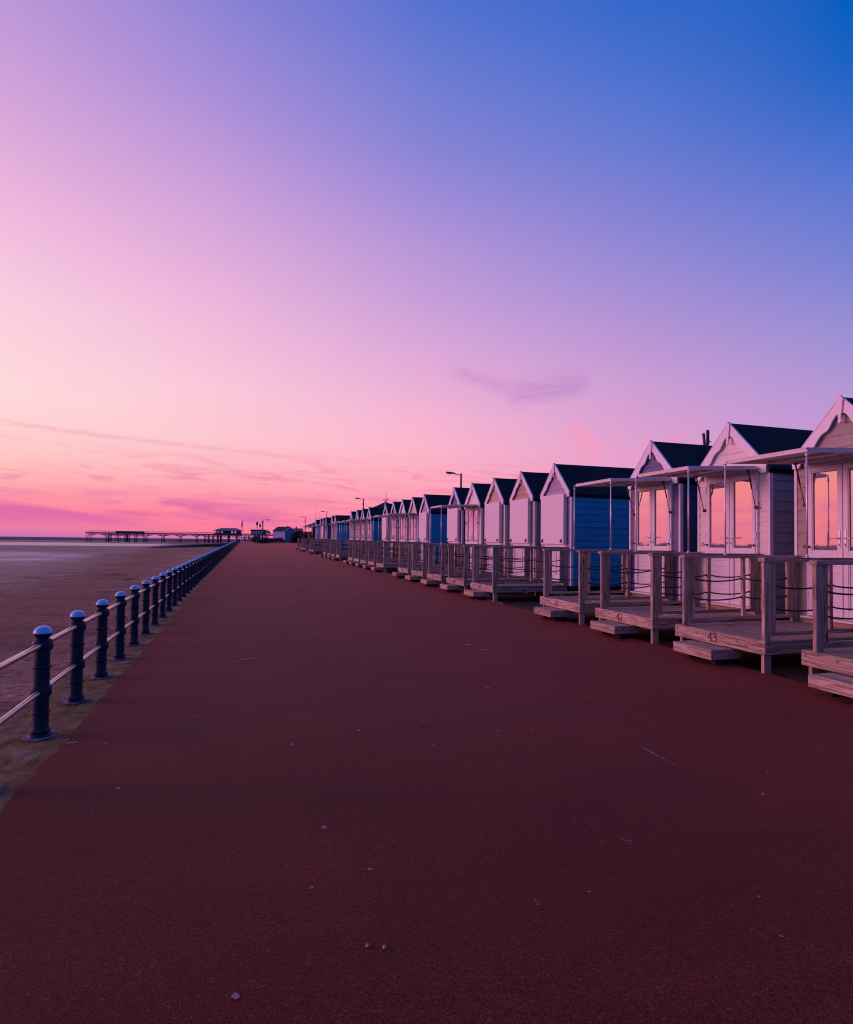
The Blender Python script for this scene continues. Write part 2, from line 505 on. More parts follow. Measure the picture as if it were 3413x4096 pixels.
c = g.mix(g.m('MULTIPLY', tide, .6), c, (.34, .13, .065, 1))
c = g.mix(g.m('MULTIPLY', damp, .38), c, (.13, .09, .11, 1))
c = g.mix(g.m('MULTIPLY', weedm, .8), c, (.02, .014, .013, 1))
c = g.mix(pool, c, (.15, .13, .29, 1))  # pool colour also carries the lilac of the reflected sky
rg = g.m('MULTIPLY_ADD', pool, -.32, g.m('MULTIPLY_ADD', damp, -.18, .8))
near = g.step(d, 36., 16.)
dash = g.noise(g.scale(p, 6., 8.5, 1.), 1., 3., .55, .8)
dashm = g.m('MULTIPLY', g.step(dash, .47, .36), near)
c = g.mix(g.m('MULTIPLY', dashm, .6), c, (.09, .05, .055, 1))  # ripple pits darkened, part damp, part painted shade
h = g.m('ADD', g.m('ADD', g.m('MULTIPLY', rip.outputs['Fac'], g.m('MULTIPLY', near, .4)), g.m('MULTIPLY', dash, g.m('MULTIPLY', near, .9))), g.m('ADD', g.m('MULTIPLY', lump, .5), g.m('MULTIPLY', lump2, .7)))
h = g.m('MULTIPLY', h, g.m('SUBTRACT', 1.15, pool))
g.bsdf(c, rg, g.m('MULTIPLY_ADD', pool, .42, g.m('MULTIPLY_ADD', damp, .1, .05)), 0., g.bump(h, 1., .045))
MAT['sand'] = m

m, g = newmat('sea_water')
p = g.pos()
n = g.noise(g.scale(p, .05, .12, 1.), 1., 5., .6)
g.bsdf((.030, .036, .095, 1), .7, .06, 0., g.bump(n, .7, 1.5))
MAT['sea_water'] = m

m, g = newmat('dune_ground')
p = g.pos()
n = g.noise(p, .8, 6., .7)
g.bsdf(g.ramp(n, [(.3, (.03, .022, .016)), (.7, (.09, .06, .045))]), .95, .2, 0., g.bump(g.noise(p, 8., 4.), .8, .05))
MAT['dune_ground'] = m

m, g = newmat('leaf')
p = g.pos()
n = g.noise(p, 3., 3.)
g.bsdf(g.ramp(n, [(.3, (.018, .022, .018)), (.55, (.04, .045, .03)), (.75, (.085, .055, .035))]), .7, .3)
MAT['leaf'] = m


# ------------------------------------------------------------------ mesh builder
class MB:
    def __init__(s):
        s.v, s.f, s.sm = [], [], []

    def face(s, pts, smooth=False):
        b = len(s.v)
        s.v += [tuple(p) for p in pts]
        s.f.append(tuple(range(b, b + len(pts))))
        s.sm.append(smooth)

    def box(s, x0, x1, y0, y1, z0, z1, b=0., fn=None):
        b = min(b, (x1 - x0) * .3, (y1 - y0) * .3, (z1 - z0) * .3)
        X, Y, Z = (x0, x1), (y0, y1), (z0, z1)
        base = len(s.v)
        if b <= 0:
            for i in (0, 1):
                for j in (0, 1):
                    for k in (0, 1):
                        q = (X[i], Y[j], Z[k])
                        s.v.append(fn(q) if fn else q)
            for f in ((0, 1, 3, 2), (4, 6, 7, 5), (0, 4, 5, 1), (2, 3, 7, 6), (0, 2, 6, 4), (1, 5, 7, 3)):
                s.f.append(tuple(base + i for i in f))
                s.sm.append(False)
            return s
        idx = {}
        for i in (0, 1):
            for j in (0, 1):
                for k in (0, 1):
                    for a in range(3):
                        q = [X[i] + (b if i == 0 else -b), Y[j] + (b if j == 0 else -b), Z[k] + (b if k == 0 else -b)]
                        q[a] = (X, Y, Z)[a][(i, j, k)[a]]
                        idx[(i, j, k, a)] = len(s.v)
                        s.v.append(fn(tuple(q)) if fn else tuple(q))
        cen = Vector(((x0 + x1) / 2, (y0 + y1) / 2, (z0 + z1) / 2))
        if fn:
            cen = Vector(fn(tuple(cen)))

        def add(ids):
            P = [Vector(s.v[i]) for i in ids]
            nrm = (P[1] - P[0]).cross(P[2] - P[0])
            if nrm.dot(P[0] - cen) < 0:
                ids = ids[::-1]
            s.f.append(tuple(ids))
            s.sm.append(False)
        for a in range(3):
            o = [q for q in range(3) if q != a]
            for sd2 in (0, 1):
                r = []
                for u, w in ((0, 0), (1, 0), (1, 1), (0, 1)):
                    c = [0, 0, 0]
                    c[a] = sd2
                    c[o[0]], c[o[1]] = u, w
                    r.append(idx[(*c, a)])
                add(r)
            for u in (0, 1):
                for w in (0, 1):
                    c0 = [0, 0, 0]
                    c0[o[0]], c0[o[1]] = u, w
                    c1 = list(c0)
                    c1[a] = 1
                    add([idx[(*c0, o[0])], idx[(*c1, o[0])], idx[(*c1, o[1])], idx[(*c0, o[1])]])
        for i in (0, 1):
            for j in (0, 1):
                for k in (0, 1):
                    add([idx[(i, j, k, 0)], idx[(i, j, k, 1)], idx[(i, j, k, 2)]])
        return s

    def tube(s, p0, p1, r0, r1=None, n=10, caps=True):
        r1 = r0 if r1 is None else r1
        p0, p1 = Vector(p0), Vector(p1)
        d = (p1 - p0).normalized()
        a = d.orthogonal().normalized()
        c = d.cross(a)
        b = len(s.v)
        for P, r in ((p0, r0), (p1, r1)):
            for i in range(n):
                t = 2 * math.pi * i / n
                s.v.append(tuple(P + (a * math.cos(t) + c * math.sin(t)) * r))
        for i in range(n):
            j = (i + 1) % n
            s.f.append((b + i, b + j, b + n + j, b + n + i))
            s.sm.append(True)
        if caps:
            s.f.append(tuple(b + i for i in range(n))[::-1])
            s.f.append(tuple(b + n + i for i in range(n)))
            s.sm += [False, False]
        return s

    def path(s, pts, r, n=7):
        b = len(s.v)
        P = [Vector(q) for q in pts]
        for k, q in enumerate(P):
            d = (P[min(k + 1, len(P) - 1)] - P[max(k - 1, 0)]).normalized()
            ref = Vector((0, 0, 1)) if abs(d.z) < .9 else Vector((1, 0, 0))
            a = d.cross(ref).normalized()
            c = a.cross(d)
            rr = r[k] if isinstance(r, (list, tuple)) else r
            for i in range(n):
                t = 2 * math.pi * i / n
                s.v.append(tuple(q + (a * math.cos(t) + c * math.sin(t)) * rr))
        for k in range(len(P) - 1):
            for i in range(n):
                j = (i + 1) % n
                s.f.append((b + k * n + i, b + k * n + j, b + (k + 1) * n + j, b + (k + 1) * n + i))
                s.sm.append(True)
        s.f.append(tuple(b + i for i in range(n))[::-1])
        s.f.append(tuple(b + (len(P) - 1) * n + i for i in range(n)))
        s.sm += [False, False]
        return s

    def lathe(s, prof, n=20, o=(0, 0, 0)):
        def ring(r, z):
            b = len(s.v)
            for i in range(n):
                t = 2 * math.pi * i / n
                s.v.append((o[0] + r * math.cos(t), o[1] + r * math.sin(t), o[2] + z))
            return b
        prev, pd = None, None
        for (r0, z0), (r1, z1) in zip(prof, prof[1:]):
            d = math.atan2(z1 - z0, r1 - r0)
            if prev is None or abs((d - pd + math.pi) % (2 * math.pi) - math.pi) > .55:
                prev = ring(r0, z0)
            cur = ring(r1, z1)
            for i in range(n):
                j = (i + 1) % n
                s.f.append((prev + i, prev + j, cur + j, cur + i))
                s.sm.append(True)
            prev, pd = cur, d
        return s

    def prism_yz(s, poly, x0, x1):
        """extrude a polygon given in (y, z) from x0 to x1"""
        b = len(s.v)
        k = len(poly)
        s.v += [(x0, y, z) for y, z in poly] + [(x1, y, z) for y, z in poly]
        s.f.append(tuple(range(b, b + k)))
        s.f.append(tuple(range(b + k, b + 2 * k))[::-1])
        s.sm += [False, False]
        for i in range(k):
            j = (i + 1) % k
            s.f.append((b + j, b + i, b + k + i, b + k + j))
            s.sm.append(False)
        return s

    def mesh(s, name, mats):
        me = bpy.data.meshes.new(name)
        me.from_pydata(s.v, [], s.f)
        me.polygons.foreach_set('use_smooth', s.sm)
        for q in (mats if isinstance(mats, (list, tuple)) else [mats]):
            me.materials.append(MAT[q])
        me.update()
        return me


def link(name, me, parent=None, loc=(0, 0, 0), rz=0.):
    o = bpy.data.objects.new(name, me)
    COL.objects.link(o)
    o.parent = parent
    o.location = loc
    if rz:
        o.rotation_euler = (0, 0, rz)
    return o


CACHE = {}


def part(name, key, mats, parent, build, loc=(0, 0, 0), rz=0.):
    """a part; the mesh is built once per key and shared by the copies"""
    if key not in CACHE:
        mb = MB()
        build(mb)
        CACHE[key] = mb.mesh(name, mats)
    return link(name, CACHE[key], parent, loc, rz)


def tag(o, label=None, cat=None, group=None, kind=None):
    if label: o['label'] = label
    if cat: o['category'] = cat
    if group: o['group'] = group
    if kind: o['kind'] = kind
    return o


def thing(name, loc, label, cat, group=None, rz=0.):
    return tag(link(name, None, None, loc, rz), label, cat, group)


# ------------------------------------------------------------------ setting
def sheet(name, polys, mat):
    mb = MB()
    for p in polys:
        mb.face(p)
    o = link(name, mb.mesh(name, mat))
    tag(o, kind='structure')
    return o


XK0, XK1, XE = -1.88, -1.27, 5.955
# tarmac with a ragged sea-side edge that laps over the kerb
mb = MB()
ed = []
yy = -12.
rj = random.Random(3)
wob_ = 0.
while yy < 185:
    wob_ = wob_ * .8 + rj.uniform(-.012, .012)
    ed.append((XK1 + wob_ + .018 * math.sin(yy * 1.3) + rj.uniform(-.006, .006), yy))
    yy += .06 if yy < 12 else (.25 if yy < 50 else 2.)
ed.append((XK1, 185.))
for (xa, ya), (xb, yb) in zip(ed, ed[1:]):
    mb.face([(xa, ya, gz(ya)), (XE, ya, gz(ya)), (XE, yb, gz(yb)), (xb, yb, gz(yb))])
promenade = tag(link('promenade', mb.mesh('promenade', 'tarmac')), kind='structure')
sheet('side_path', [[(XE + .002, 76, gz(76)), (13., 76, gz(76)), (14., 152, gz(152)), (XE + .002, 152, gz(152))]], 'tarmac')
sheet('kerb', [[(XK0, -12, gz(-12) - .005), (-1.1, -12, gz(-12) - .005), (-1.1, 185, gz(185) - .005), (XK0, 185, gz(185) - .005)]], 'kerb_concrete')
seawall = thing('sea_wall', (0, 0, 0), 'concrete sea wall dropping from the kerb to the sand', 'wall')
mb = MB()
mb.face([(XK0, -12, gz(-12) - .005), (XK0, 185, gz(185) - .005), (XK0 - .25, 185, -1.4), (XK0 - .25, -12, -1.4)])
mb.face([(XK0, 185, gz(185) - .005), (30, 185, gz(185) - .005), (30, 185.5, -1.4), (XK0, 185.5, -1.4)])
link('wall_face', mb.mesh('wall_face', 'wall_concrete'), seawall)
# pale concrete edging between tarmac and the ground under the decks
mb = MB()
for k in range(16):
    y0, y1 = 13. + 4 * k, 16.98 + 4 * k
    mb.box(XE + .004, XE + .05, y0, y1, -.06, .010, .004, fn=lambda q: (q[0], q[1], q[2] + gz(q[1])))
tag(link('path_edging', mb.mesh('path_edging', 'mortar')), kind='structure')
sheet('ground', [[(XE + .004, -60, gz(-60) - .02), (400, -60, gz(-60) - .02), (400, 185, gz(185) - .02), (XE + .004, 185, gz(185) - .02)],
                 [(30, 185, gz(185) - .02), (400, 185, gz(185) - .02), (2500, 3000, 1.2), (60, 3000, 1.2)]], 'dune_ground')
# beach
mb = MB()
xs = [XK0 - .02, -3, -4.5, -6, -8, -11, -15, -22, -35, -60, -110, -200]
ys = [-60, -20, 0, 4, 8, 14, 22, 35, 60, 100, 185, 300, 420, 520]


def bz(x, y):
    return -1.0 - .06 * math.sin(x * .31 + y * .11) - (.05 * min(1, max(0, (y - 420) / 100)))


def sx(x, y):
    return x if y <= 185 else x + (y - 185) * .16 * (1 if x > -20 else 0)


for i in range(len(xs) - 1):
    for j in range(len(ys) - 1):
        q = [(xs[i + 1], ys[j]), (xs[i], ys[j]), (xs[i], ys[j + 1]), (xs[i + 1], ys[j + 1])]
        mb.face([(a, b, bz(a, b)) for a, b in q], True)
mb.face([(XK0 - .02, 185.4, -1.02), (60, 185.4, -1.02), (120, 520, -1.04), (XK0 - .02, 520, -1.04)])
mb.face([(-200, 300, -1.0), (-110, 520, -1.05), (-140, 560, -1.05), (-260, 420, -1.05)])
tag(link('beach', mb.mesh('beach', 'sand')), kind='structure')
sheet('sea', [[(-40000, -2000, -1.12), (40000, -2000, -1.12), (40000, 45000, -1.12), (-40000, 45000, -1.12)]], 'sea_water')

# pale stains trodden into the tarmac
mb = MB()
rs = random.Random(11)


def blot(x, y, rx, ry, rot=0., n=13, jag=.3):
    pts = []
    for i in range(n):
        t = 2 * math.pi * i / n
        k = 1 + rs.uniform(-jag, jag)
        a, b = rx * k * math.cos(t), ry * k * math.sin(t)
        xx = x + a * math.cos(rot) - b * math.sin(rot)
        yy = y + a * math.sin(rot) + b * math.cos(rot)
        pts.append((xx, yy, gz(yy) + .0035))
    mb.face(pts)


for (x, y, rx, ry) in [(.43, 3.174, .016, .016), (.586, 2.72, .013, .011), (-.004, 2.103, .013, .013), (.307, 2.65, .011, .008),
                       (1.477, 2.284, .009, .007), (2.174, 2.048, .007, .008), (3.386, 3.117, .013, .008), (3.075, 2.864, .02, .007),
                       (2.047, 1.82, .008, .006), (.899, 4.682, .025, .014), (.363, 4.499, .02, .012), (-1.2, 4.95, .035, .02), (-.967, 4.886, .018, .01),
                       (-.715, 4.0, .014, .01), (-.1, 7.63, .05, .02), (0., 7.7, .05, .018), (.09, 7.75, .045, .03), (1.857, 6.804, .02, .014),
                       (1.47, 4.773, .02, .008), (2.442, 5.676, .02, .02), (1.372, 4.197, .015, .01), (3.138, 8.044, .05, .03), (3.224, 7.628, .06, .02)]:
    blot(x, y, rx, ry, rs.uniform(0, 3))
for cx, cy, rr in [(1.906, 2.612, .03), (1.778, 2.646, .014), (1.211, 2.279, .022), (2.469, 1.995, .014)]:
    for i in range(14):
        a, q = rs.uniform(0, 6.3), rr * rs.uniform(0, 1) ** .7
        blot(cx + q * math.cos(a), cy + q * math.sin(a), rr * rs.uniform(.08, .2), rr * rs.uniform(.06, .16), rs.uniform(0, 3), 7)
for i in range(46):
    t = rs.random() ** 1.4
    blot(2.874 + rs.gauss(0, .006), 3.72 - .36 * t, .006 * (1.2 - t), .012, rs.uniform(-.4, .4), 7)
for i in range(90):
    x, y = rs.uniform(-.9, 5.6), rs.uniform(3.5, 14)
    blot(x, y, rs.uniform(.004, .022), rs.uniform(.004, .012), rs.uniform(0, 3), 9)
rs2 = random.Random(23)
ms_ = MB()
keep, mb = mb, ms_
for hy in (4.07, 6.05, 8.04, 10.05, 13.98, 15.98, 17.99):
    for k in range(26):
        a_ = rs2.gauss(0, .22)
        blot(5.70 + rs2.gauss(0, .07), hy + .15 + a_, rs2.uniform(.012, .05), rs2.uniform(.008, .03), rs2.uniform(-.4, .4), 9, .4)
mb = keep
link('moss_patches', ms_.mesh('moss_patches', 'moss'), promenade)
stains = link('pale_stains', mb.mesh('pale_stains', 'pale_stain'), promenade)
for i, (x, y, r, lb) in enumerate([(.472, 2.215, .0095, 'small pale flat pebble lying left of its twin on the red tarmac'), (.53, 2.19, .009, 'small pale rounded pebble lying right of its twin on the red tarmac')]):
    bm = bmesh.new()
    bmesh.ops.create_icosphere(bm, subdivisions=2, radius=1)
    for v in bm.verts:
        k = 1 + .3 * math.sin(v.co.x * 5 + i) * math.cos(v.co.y * 4 + i * 2) + .15 * math.sin(v.co.z * 7 + v.co.x * 5)
        v.co = Vector((v.co.x * r * k, v.co.y * r * .8 * k, v.co.z * r * .62 + r * .55))
    me = bpy.data.meshes.new('pebble')
    bm.to_mesh(me)
    bm.free()
    me.polygons.foreach_set('use_smooth', [True] * len(me.polygons))
    me.materials.append(MAT['pebble'])
    tag(link('pebble', me, None, (x, y, gz(y)), i * 1.3), lb, 'pebble')

# ------------------------------------------------------------------ seafront railing
FX, FY0, FS, NP = -1.479, 5.197 - .981, .981, 161
rail = thing('seafront_railing', (FX, FY0, gz(FY0)), 'navy cast iron seafront railing of round posts with pale domed caps and two pipes', 'railing')
PROF = [(0, 0), (.083, 0), (.0855, .006), (.084, .014), (.077, .024), (.067, .029), (.067, .034), (.072, .038), (.0745, .046), (.072, .054), (.066, .059), (.058, .064), (.0555, .075), (.0545, .175),
        (.0610, .1765), (.0665, .181), (.0690, .1875), (.0665, .194), (.0610, .1985), (.0545, .200), (.0545, .303), (.062, .304), (.068, .308), (.0705, .316), (.0705, .374), (.068, .381), (.062, .385), (.0545, .386),
        (.054, .518), (.0605, .5195), (.066, .524), (.0685, .5305), (.066, .537), (.0605, .5415), (.054, .543), (.054, .656), (.062, .657), (.069, .661), (.0715, .669), (.0715, .716), (.068, .728), (.060, .738), (.048, .744), (.040, .746),
        (.040, .750), (.047, .757), (.055, .767), (.060, .778), (.0615, .786)]
CAPP = [(.0615, .786), (.0645, .787), (.065, .790), (.0645, .793), (.0625, .794), (.060, .806), (.054, .819), (.045, .829), (.032, .837), (.016, .8415), (0, .843)]


def post_build(mb):
    mb.lathe(PROF, 20)
    for zc in (.70, .343):
        for sgn in (-1, 1):
            mb.tube((0, sgn * .05, zc), (0, sgn * .082, zc), .034, .030, 12)


stuff = MB()
for i in range(NP):
    y = FS * i - (.075 if i == 0 else 0)
    z = gz(FY0 + y) - gz(FY0) - .004
    if i < 100:
        o = part('post', 'railpost', 'railing_navy', rail, post_build, (0, y, z), .0)
        part('cap', 'railcap', 'railing_cap', o, lambda mb: mb.lathe(CAPP, 20))
    else:
        stuff.lathe([(r, q) for r, q in PROF[1::3]], 8, (0, y, z))
        stuff.lathe([(.063, .787), (.055, .815), (0, .84)], 8, (0, y, z))
tag(link('far_posts', stuff.mesh('far_posts', 'railing_navy'), rail), kind='stuff')
for nm, zc, r in (('top_rail', .70, .0215), ('lower_rail', .343, .0205)):
    mb = MB()
    pts = [(0, FS * k * .5 - 1.2, gz(FY0 + FS * k * .5 - 1.2) - gz(FY0) + zc - .004) for k in range(0, 2 * NP + 1)]
    mb.path(pts, r, 12)
    link(nm, mb.mesh(nm, 'rail_steel'), rail)
for i in range(12):
    def pad(mb, i=i):
        pts = []
        rr = random.Random(50 + i)
        for k in range(18):
            t = 2 * math.pi * k / 18
            q = rr.uniform(.095, .135)
            pts.append((q * math.cos(t), q * 1.25 * math.sin(t), .001))
        mb.face(pts)
        mb.face([(x * .93, y * .93, .004) for x, y, z in pts])
    y = FS * i - (.075 if i == 0 else 0)
    part('mortar_pad', 'pad%d' % i, 'mortar', rail, pad, (0, y, gz(FY0 + y) - gz(FY0)))

# ------------------------------------------------------------------ beach huts
HX = 7.98           # front wall plane
HW, HD = .755, 3.0  # half width, depth
EAVE = 2.745


def lap_row(mb, O, u, nrm, a0, a1, b0, b1, z0, z1):
    """one lap board: O origin, u along the wall, a at bottom / b at top"""
    def P(s, z, d):
        return (O[0] + u[0] * s + nrm[0] * d, O[1] + u[1] * s + nrm[1] * d, z)
    db, dt = .017, .003
    mb.face([P(a0, z0, db), P(a1, z0, db), P(b1, z1, dt), P(b0, z1, dt)])
    mb.face([P(a0, z0, 0), P(a1, z0, 0), P(a1, z0, db), P(a0, z0, db)])
    mb.face([P(a0, z0, 0), P(a0, z0, db), P(b0, z1, dt), P(b0, z1, 0)])
    mb.face([P(a1, z0, db), P(a1, z0, 0), P(b1, z1, 0), P(b1, z1, dt)])


def walls(mb):
    ex, z = .168, .375
    top = 3.50
    hw = lambda q: HW if q <= EAVE else max(0., HW - (q - EAVE))
    while z < top - .03:
        z1 = min(z + ex, top)
        if z < EAVE < z1:
            z1 = EAVE
        if z1 <= EAVE + 1e-6:
            lap_row(mb, (0, -HW), (1, 0), (0, -1), .0, HD, .0, HD, z, z1)
            lap_row(mb, (HD, HW), (-1, 0), (0, 1), 0, HD, 0, HD, z, z1)
        lap_row(mb, (HD, 0), (0, 1), (1, 0), -hw(z), hw(z), -hw(z1), hw(z1), z, z1)
        z = z1
    b = .0
    mb.face([(b, -HW, .375), (HD, -HW, .375), (HD, HW, .375), (b, HW, .375)])


def front_wall(mb):
    ex, z = .168, .375
    hw = lambda q: HW if q <= EAVE else max(0., HW - (q - EAVE))
    while z < 3.47:
        z1 = min(z + ex, 3.5)
        if z < EAVE < z1:
            z1 = EAVE
        lap_row(mb, (0, 0), (0, -1), (-1, 0), -hw(z), hw(z), -hw(z1), hw(z1), z, z1)
        z = z1


def roof(mb):
    rz = lambda y: 3.592 - 1.03 * abs(y)
    t = .035
    for s in (1, -1):
        ye = .812
        P = [(0, rz(0)), (s * ye, rz(ye)), (s * ye, rz(ye) - t), (0, rz(0) - t)]
        mb.prism_yz(P if s > 0 else P[::-1], -.052, HD + .06)
    # seam strips of the felt
    for s in (1, -1):
        for q in (.30,):
            n = (.72, .69)
            a, b2 = q, q + .006
            mb.face([(-.05, s * a, rz(a) + .004), (HD + .05, s * a, rz(a) + .004), (HD + .05, s * b2, rz(b2) - .004), (-.05, s * b2, rz(b2) - .004)])
    for s in (1, -1):
        mb.face([(-.05, 0, 3.603), (HD + .06, 0, 3.603), (HD + .06, s * .11, rz(.11) + .008), (-.05, s * .11, rz(.11) + .008)])


def eaves(mb):
    for s in (1, -1):
        y0, y1 = sorted((s * .775, s * .80))
        mb.box(-.05, HD + .05, y0, y1, 2.665, 2.735, .0)
        y0, y1 = sorted((s * .757, s * .774))
        mb.box(.03, HD + .04, y0, y1, 2.70, 2.745, 0)


BH = [(0, 3.375), (.03, 3.372), (.062, 3.36), (.09, 3.334), (.128, 3.281), (.153, 3.234), (.18, 3.19), (.205, 3.163), (.235, 3.145), (.281, 3.125), (.331, 3.079), (.363, 3.032), (.394, 2.982),
      (.42, 2.945), (.455, 2.918), (.50, 2.895), (.545, 2.862), (.585, 2.81), (.615, 2.76), (.655, 2.672)]


def barge(mb):
    for s in (1, -1):
        inner = [(s * a, b) for a, b in BH]
        outer = [(s * .758, 2.672), (s * .765, 2.80), (0, 3.612)]
        poly = inner + outer
        if s < 0:
            poly = poly[::-1]
        mb.prism_yz(poly, -.086, -.060)
    # the white edge board that returns along the roof edge
    for s in (1, -1):
        P = [(0, 3.622), (s * .772, 2.806), (s * .772, 2.79), (0, 3.606)]
        mb.prism_yz(P if s > 0 else P[::-1], -.092, -.054)


def finial(mb):
    P = [(-.052, 3.575), (0, 3.628), (.052, 3.575), (.018, 3.305), (.018, 3.285), (.027, 3.262), (.01, 3.243), (0, 3.222), (-.01, 3.243), (-.027, 3.262), (-.018, 3.285), (-.018, 3.305)]
    mb.prism_yz(P[::-1], -.112, -.094)


def corner(s):
    def f(mb):
        y0, y1 = sorted((s * .782, s * .735))
        mb.box(-.026, -.001, y0, y1, .375, 2.735, .003)
        y0, y1 = sorted((s * .758, s * .784))
        mb.box(0, .045, y0, y1, .375, 2.70, .003)
    return f


def door_frame(mb):
    mb.box(-.05, .0, .527, .56, .49, 2.70, .003)
    mb.box(-.05, .0, -.56, -.527, .49, 2.70, .003)
    mb.box(-.05, .0, -.527, .527, 2.675, 2.70, .003)
    mb.box(-.046, .0, -.004, .004, .49, 2.675)
    mb.face([(-.019, -.527, .49), (-.019, .527, .49), (-.019, .527, 2.675), (-.019, -.527, 2.675)])


def leaf(s):
    def f(mb):
        def b(y0, y1, z0, z1, x0=-.062, x1=-.022, bv=.004):
            y0, y1 = sorted((s * y0, s * y1))
            mb.box(x0, x1, y0, y1, z0, z1, bv)
        b(.006, .075, .50, 2.67)
        b(.462, .524, .50, 2.67)
        b(.075, .462, 2.60, 2.67)
        b(.075, .462, 1.315, 1.445)
        b(.075, .462, .50, .615)
        # bevelled beads round the openings
        for z0, z1 in ((1.445, 2.60), (.615, 1.315)):
            b(.075, .087, z0, z1, -.050, -.024, 0)
            b(.450, .462, z0, z1, -.050, -.024, 0)
            b(.087, .450, z0, z0 + .012, -.050, -.024, 0)
            b(.087, .450, z1 - .012, z1, -.050, -.024, 0)
        z = .628
        while z < 1.29:
            b(.0875, .4495, z, min(z + .098, 1.302), -.036, -.024, .002)
            z += .101
        # hinges
        for z in (.75, 1.62, 2.42):
            b(.5245, .545, z, z + .10, -.068, -.052, .003)
    return f


def pane(s):
    def f(mb):
        y0, y1 = sorted((s * .0875, s * .4495))
        mb.face([(-.034, y1, 1.4575), (-.034, y0, 1.4575), (-.034, y0, 2.5875), (-.034, y1, 2.5875)])
        # dark gasket lines
    return f


def gasket(s):
    def f(mb):
        y0, y1 = sorted((s * .0872, s * .4498))
        for a, b, c, d in ((y0, y0 + .007, 1.458, 2.581), (y1 - .007, y1, 1.458, 2.581), (y0, y1, 2.5811, 2.588)):
            mb.box(-.0385, -.0355, a, b, c, d)
    return f


def handle(s):
    def f(mb):
        y0, y1 = sorted((s * .028, s * .058))
        mb.box(-.070, -.0625, y0, y1, 1.50, 1.745, .003)
        mb.tube((-.07, s * .043, 1.63), (-.108, s * .043, 1.63), .010, n=8)
        mb.path([(-.104, s * .036, 1.63), (-.107, s * .06, 1.631), (-.108, s * .11, 1.629), (-.105, s * .165, 1.625)], [.010, .0105, .0095, .008], 8)
        mb.tube((-.07, s * .043, 1.545), (-.0745, s * .043, 1.545), .009, n=8)
    return f


def keyhole(s):
    def f(mb):
        mb.tube((-.0746, s * .043, 1.548), (-.0765, s * .043, 1.548), .008, n=8)
        y0, y1 = sorted((s * .038, s * .048))
        mb.box(-.0765, -.0746, y0, y1, 1.522, 1.545)
    return f


def sill(mb):
    mb.box(-.135, -.0, -.60, .60, .464, .489, .004)


def riser(mb):
    mb.box(-.085, -.0275, -.585, .585, .387, .4635, .003)


def floor_frame(mb):
    for s in (1, -1):
        y0, y1 = sorted((s * .70, s * .745))
        mb.box(.06, HD - .05, y0, y1, .23, .372, .003)
        for x in (.1, 1.5, HD - .2):
            y0, y1 = sorted((s * .655, s * .745))
            mb.box(x, x + .09, y0, y1, -.05, .2295)
    mb.box(.03, .058, -.745, .745, .23, .372)


def eyebolt(s):
    def f(mb):
        y, z = s * .505, 1.505
        mb.tube((-.0625, y, z), (-.13, y, z), .0085, n=8)
        mb.tube((-.0625, y, z), (-.072, y, z), .019, n=10)
        pts = [(-.153 + .023 * math.cos(t), y, z + .023 * math.sin(t)) for t in [2 * math.pi * k / 14 for k in range(15)]]
        mb.path(pts, .006, 6)
    return f


def awn(q):
    x, y, z = q
    return (x, y, z + .048 * (x + .06))


def awning(mb):
    x0, x1, yw = -1.455, -.10, .61
    zt = 2.79
    mb.box(x0, x1, -yw, yw, zt - .014, zt, .002, awn)
    mb.box(x0, x0 + .042, -yw + .0005, yw - .0005, zt - .056, zt - .0145, .002, awn)
    for s in (1, -1):
        a, b = sorted((s * (yw - .001), s * (yw - .043)))
        mb.box(x0 + .0425, x1 - .001, a, b, zt - .056, zt - .0145, .002, awn)
    mb.box(x1 - .10, x1 - .002, -yw + .0435, yw - .0435, zt - .0555, zt - .0145, 0, awn)
    mb.box(x0 + .70, x0 + .74, -yw + .0435, yw - .0435, zt - .05, zt - .0145, 0, awn)
    mb.box(x1 + .001, -.018, -yw + .05, yw - .05, 2.752, 2.764, 0)
    mb.box(-.045, -.0185, -.60, .60, 2.702, 2.7515, .003)


def pole(s):
    def f(mb):
        x, y = -1.47, s * .632
        mb.tube((x, y, 1.378), (x, y, 2.655), .0115, n=10)
        mb.tube((x, y, 1.3725), (x, y, 1.383), .026, n=12)
        mb.tube((x, y, 1.383), (x, y, 1.41), .017, n=10)
        mb.tube((x, y, 2.60), (x, y, 2.645), .017, n=10)
        mb.path([(x, y, 2.645), (x, y, 2.675), (x + .006, y - s * .006, 2.692), (x + .012, y - s * .02, 2.698)], .0135, 8)
    return f


def strut(s):
    def f(mb):
        a, b = Vector((-.245, s * .568, 2.722)), Vector((-.085, s * .56, 2.13))
        c = a + (b - a) * .52
        mb.tube(a, c, .0115, n=8)
        mb.tube(c, b, .0062, n=8)
        mb.box(a.x - .022, a.x + .022, a.y - .02, a.y + .02, a.z - .012, a.z + .014, .003)
        y0, y1 = b.y - .018, b.y + .018
        mb.box(-.095, -.0505, y0, y1, 2.095, 2.145, .004)
        mb.tube((b.x, b.y - .024, b.z), (b.x, b.y + .024, b.z), .012, n=8)
    return f


def shutter(mb):
    mb.box(-.150, -.128, -.605, .605, 1.45, 2.745, .003)
    for s in (1, -1):
        a, b = sorted((s * .604, s * .56))
        mb.box(-.1275, -.0665, a, b, 1.4515, 2.744, .003)
    mb.box(-.1275, -.0665, -.5595, .5595, 1.4515, 1.50)
    mb.box(-.1275, -.0665, -.5595, .5595, 2.69, 2.744)
    mb.box(-.145, -.018, -.60, .60, 2.7455, 2.757, .002)
    mb.box(-.06, -.0185, -.60, .60, 2.702, 2.745, .002)


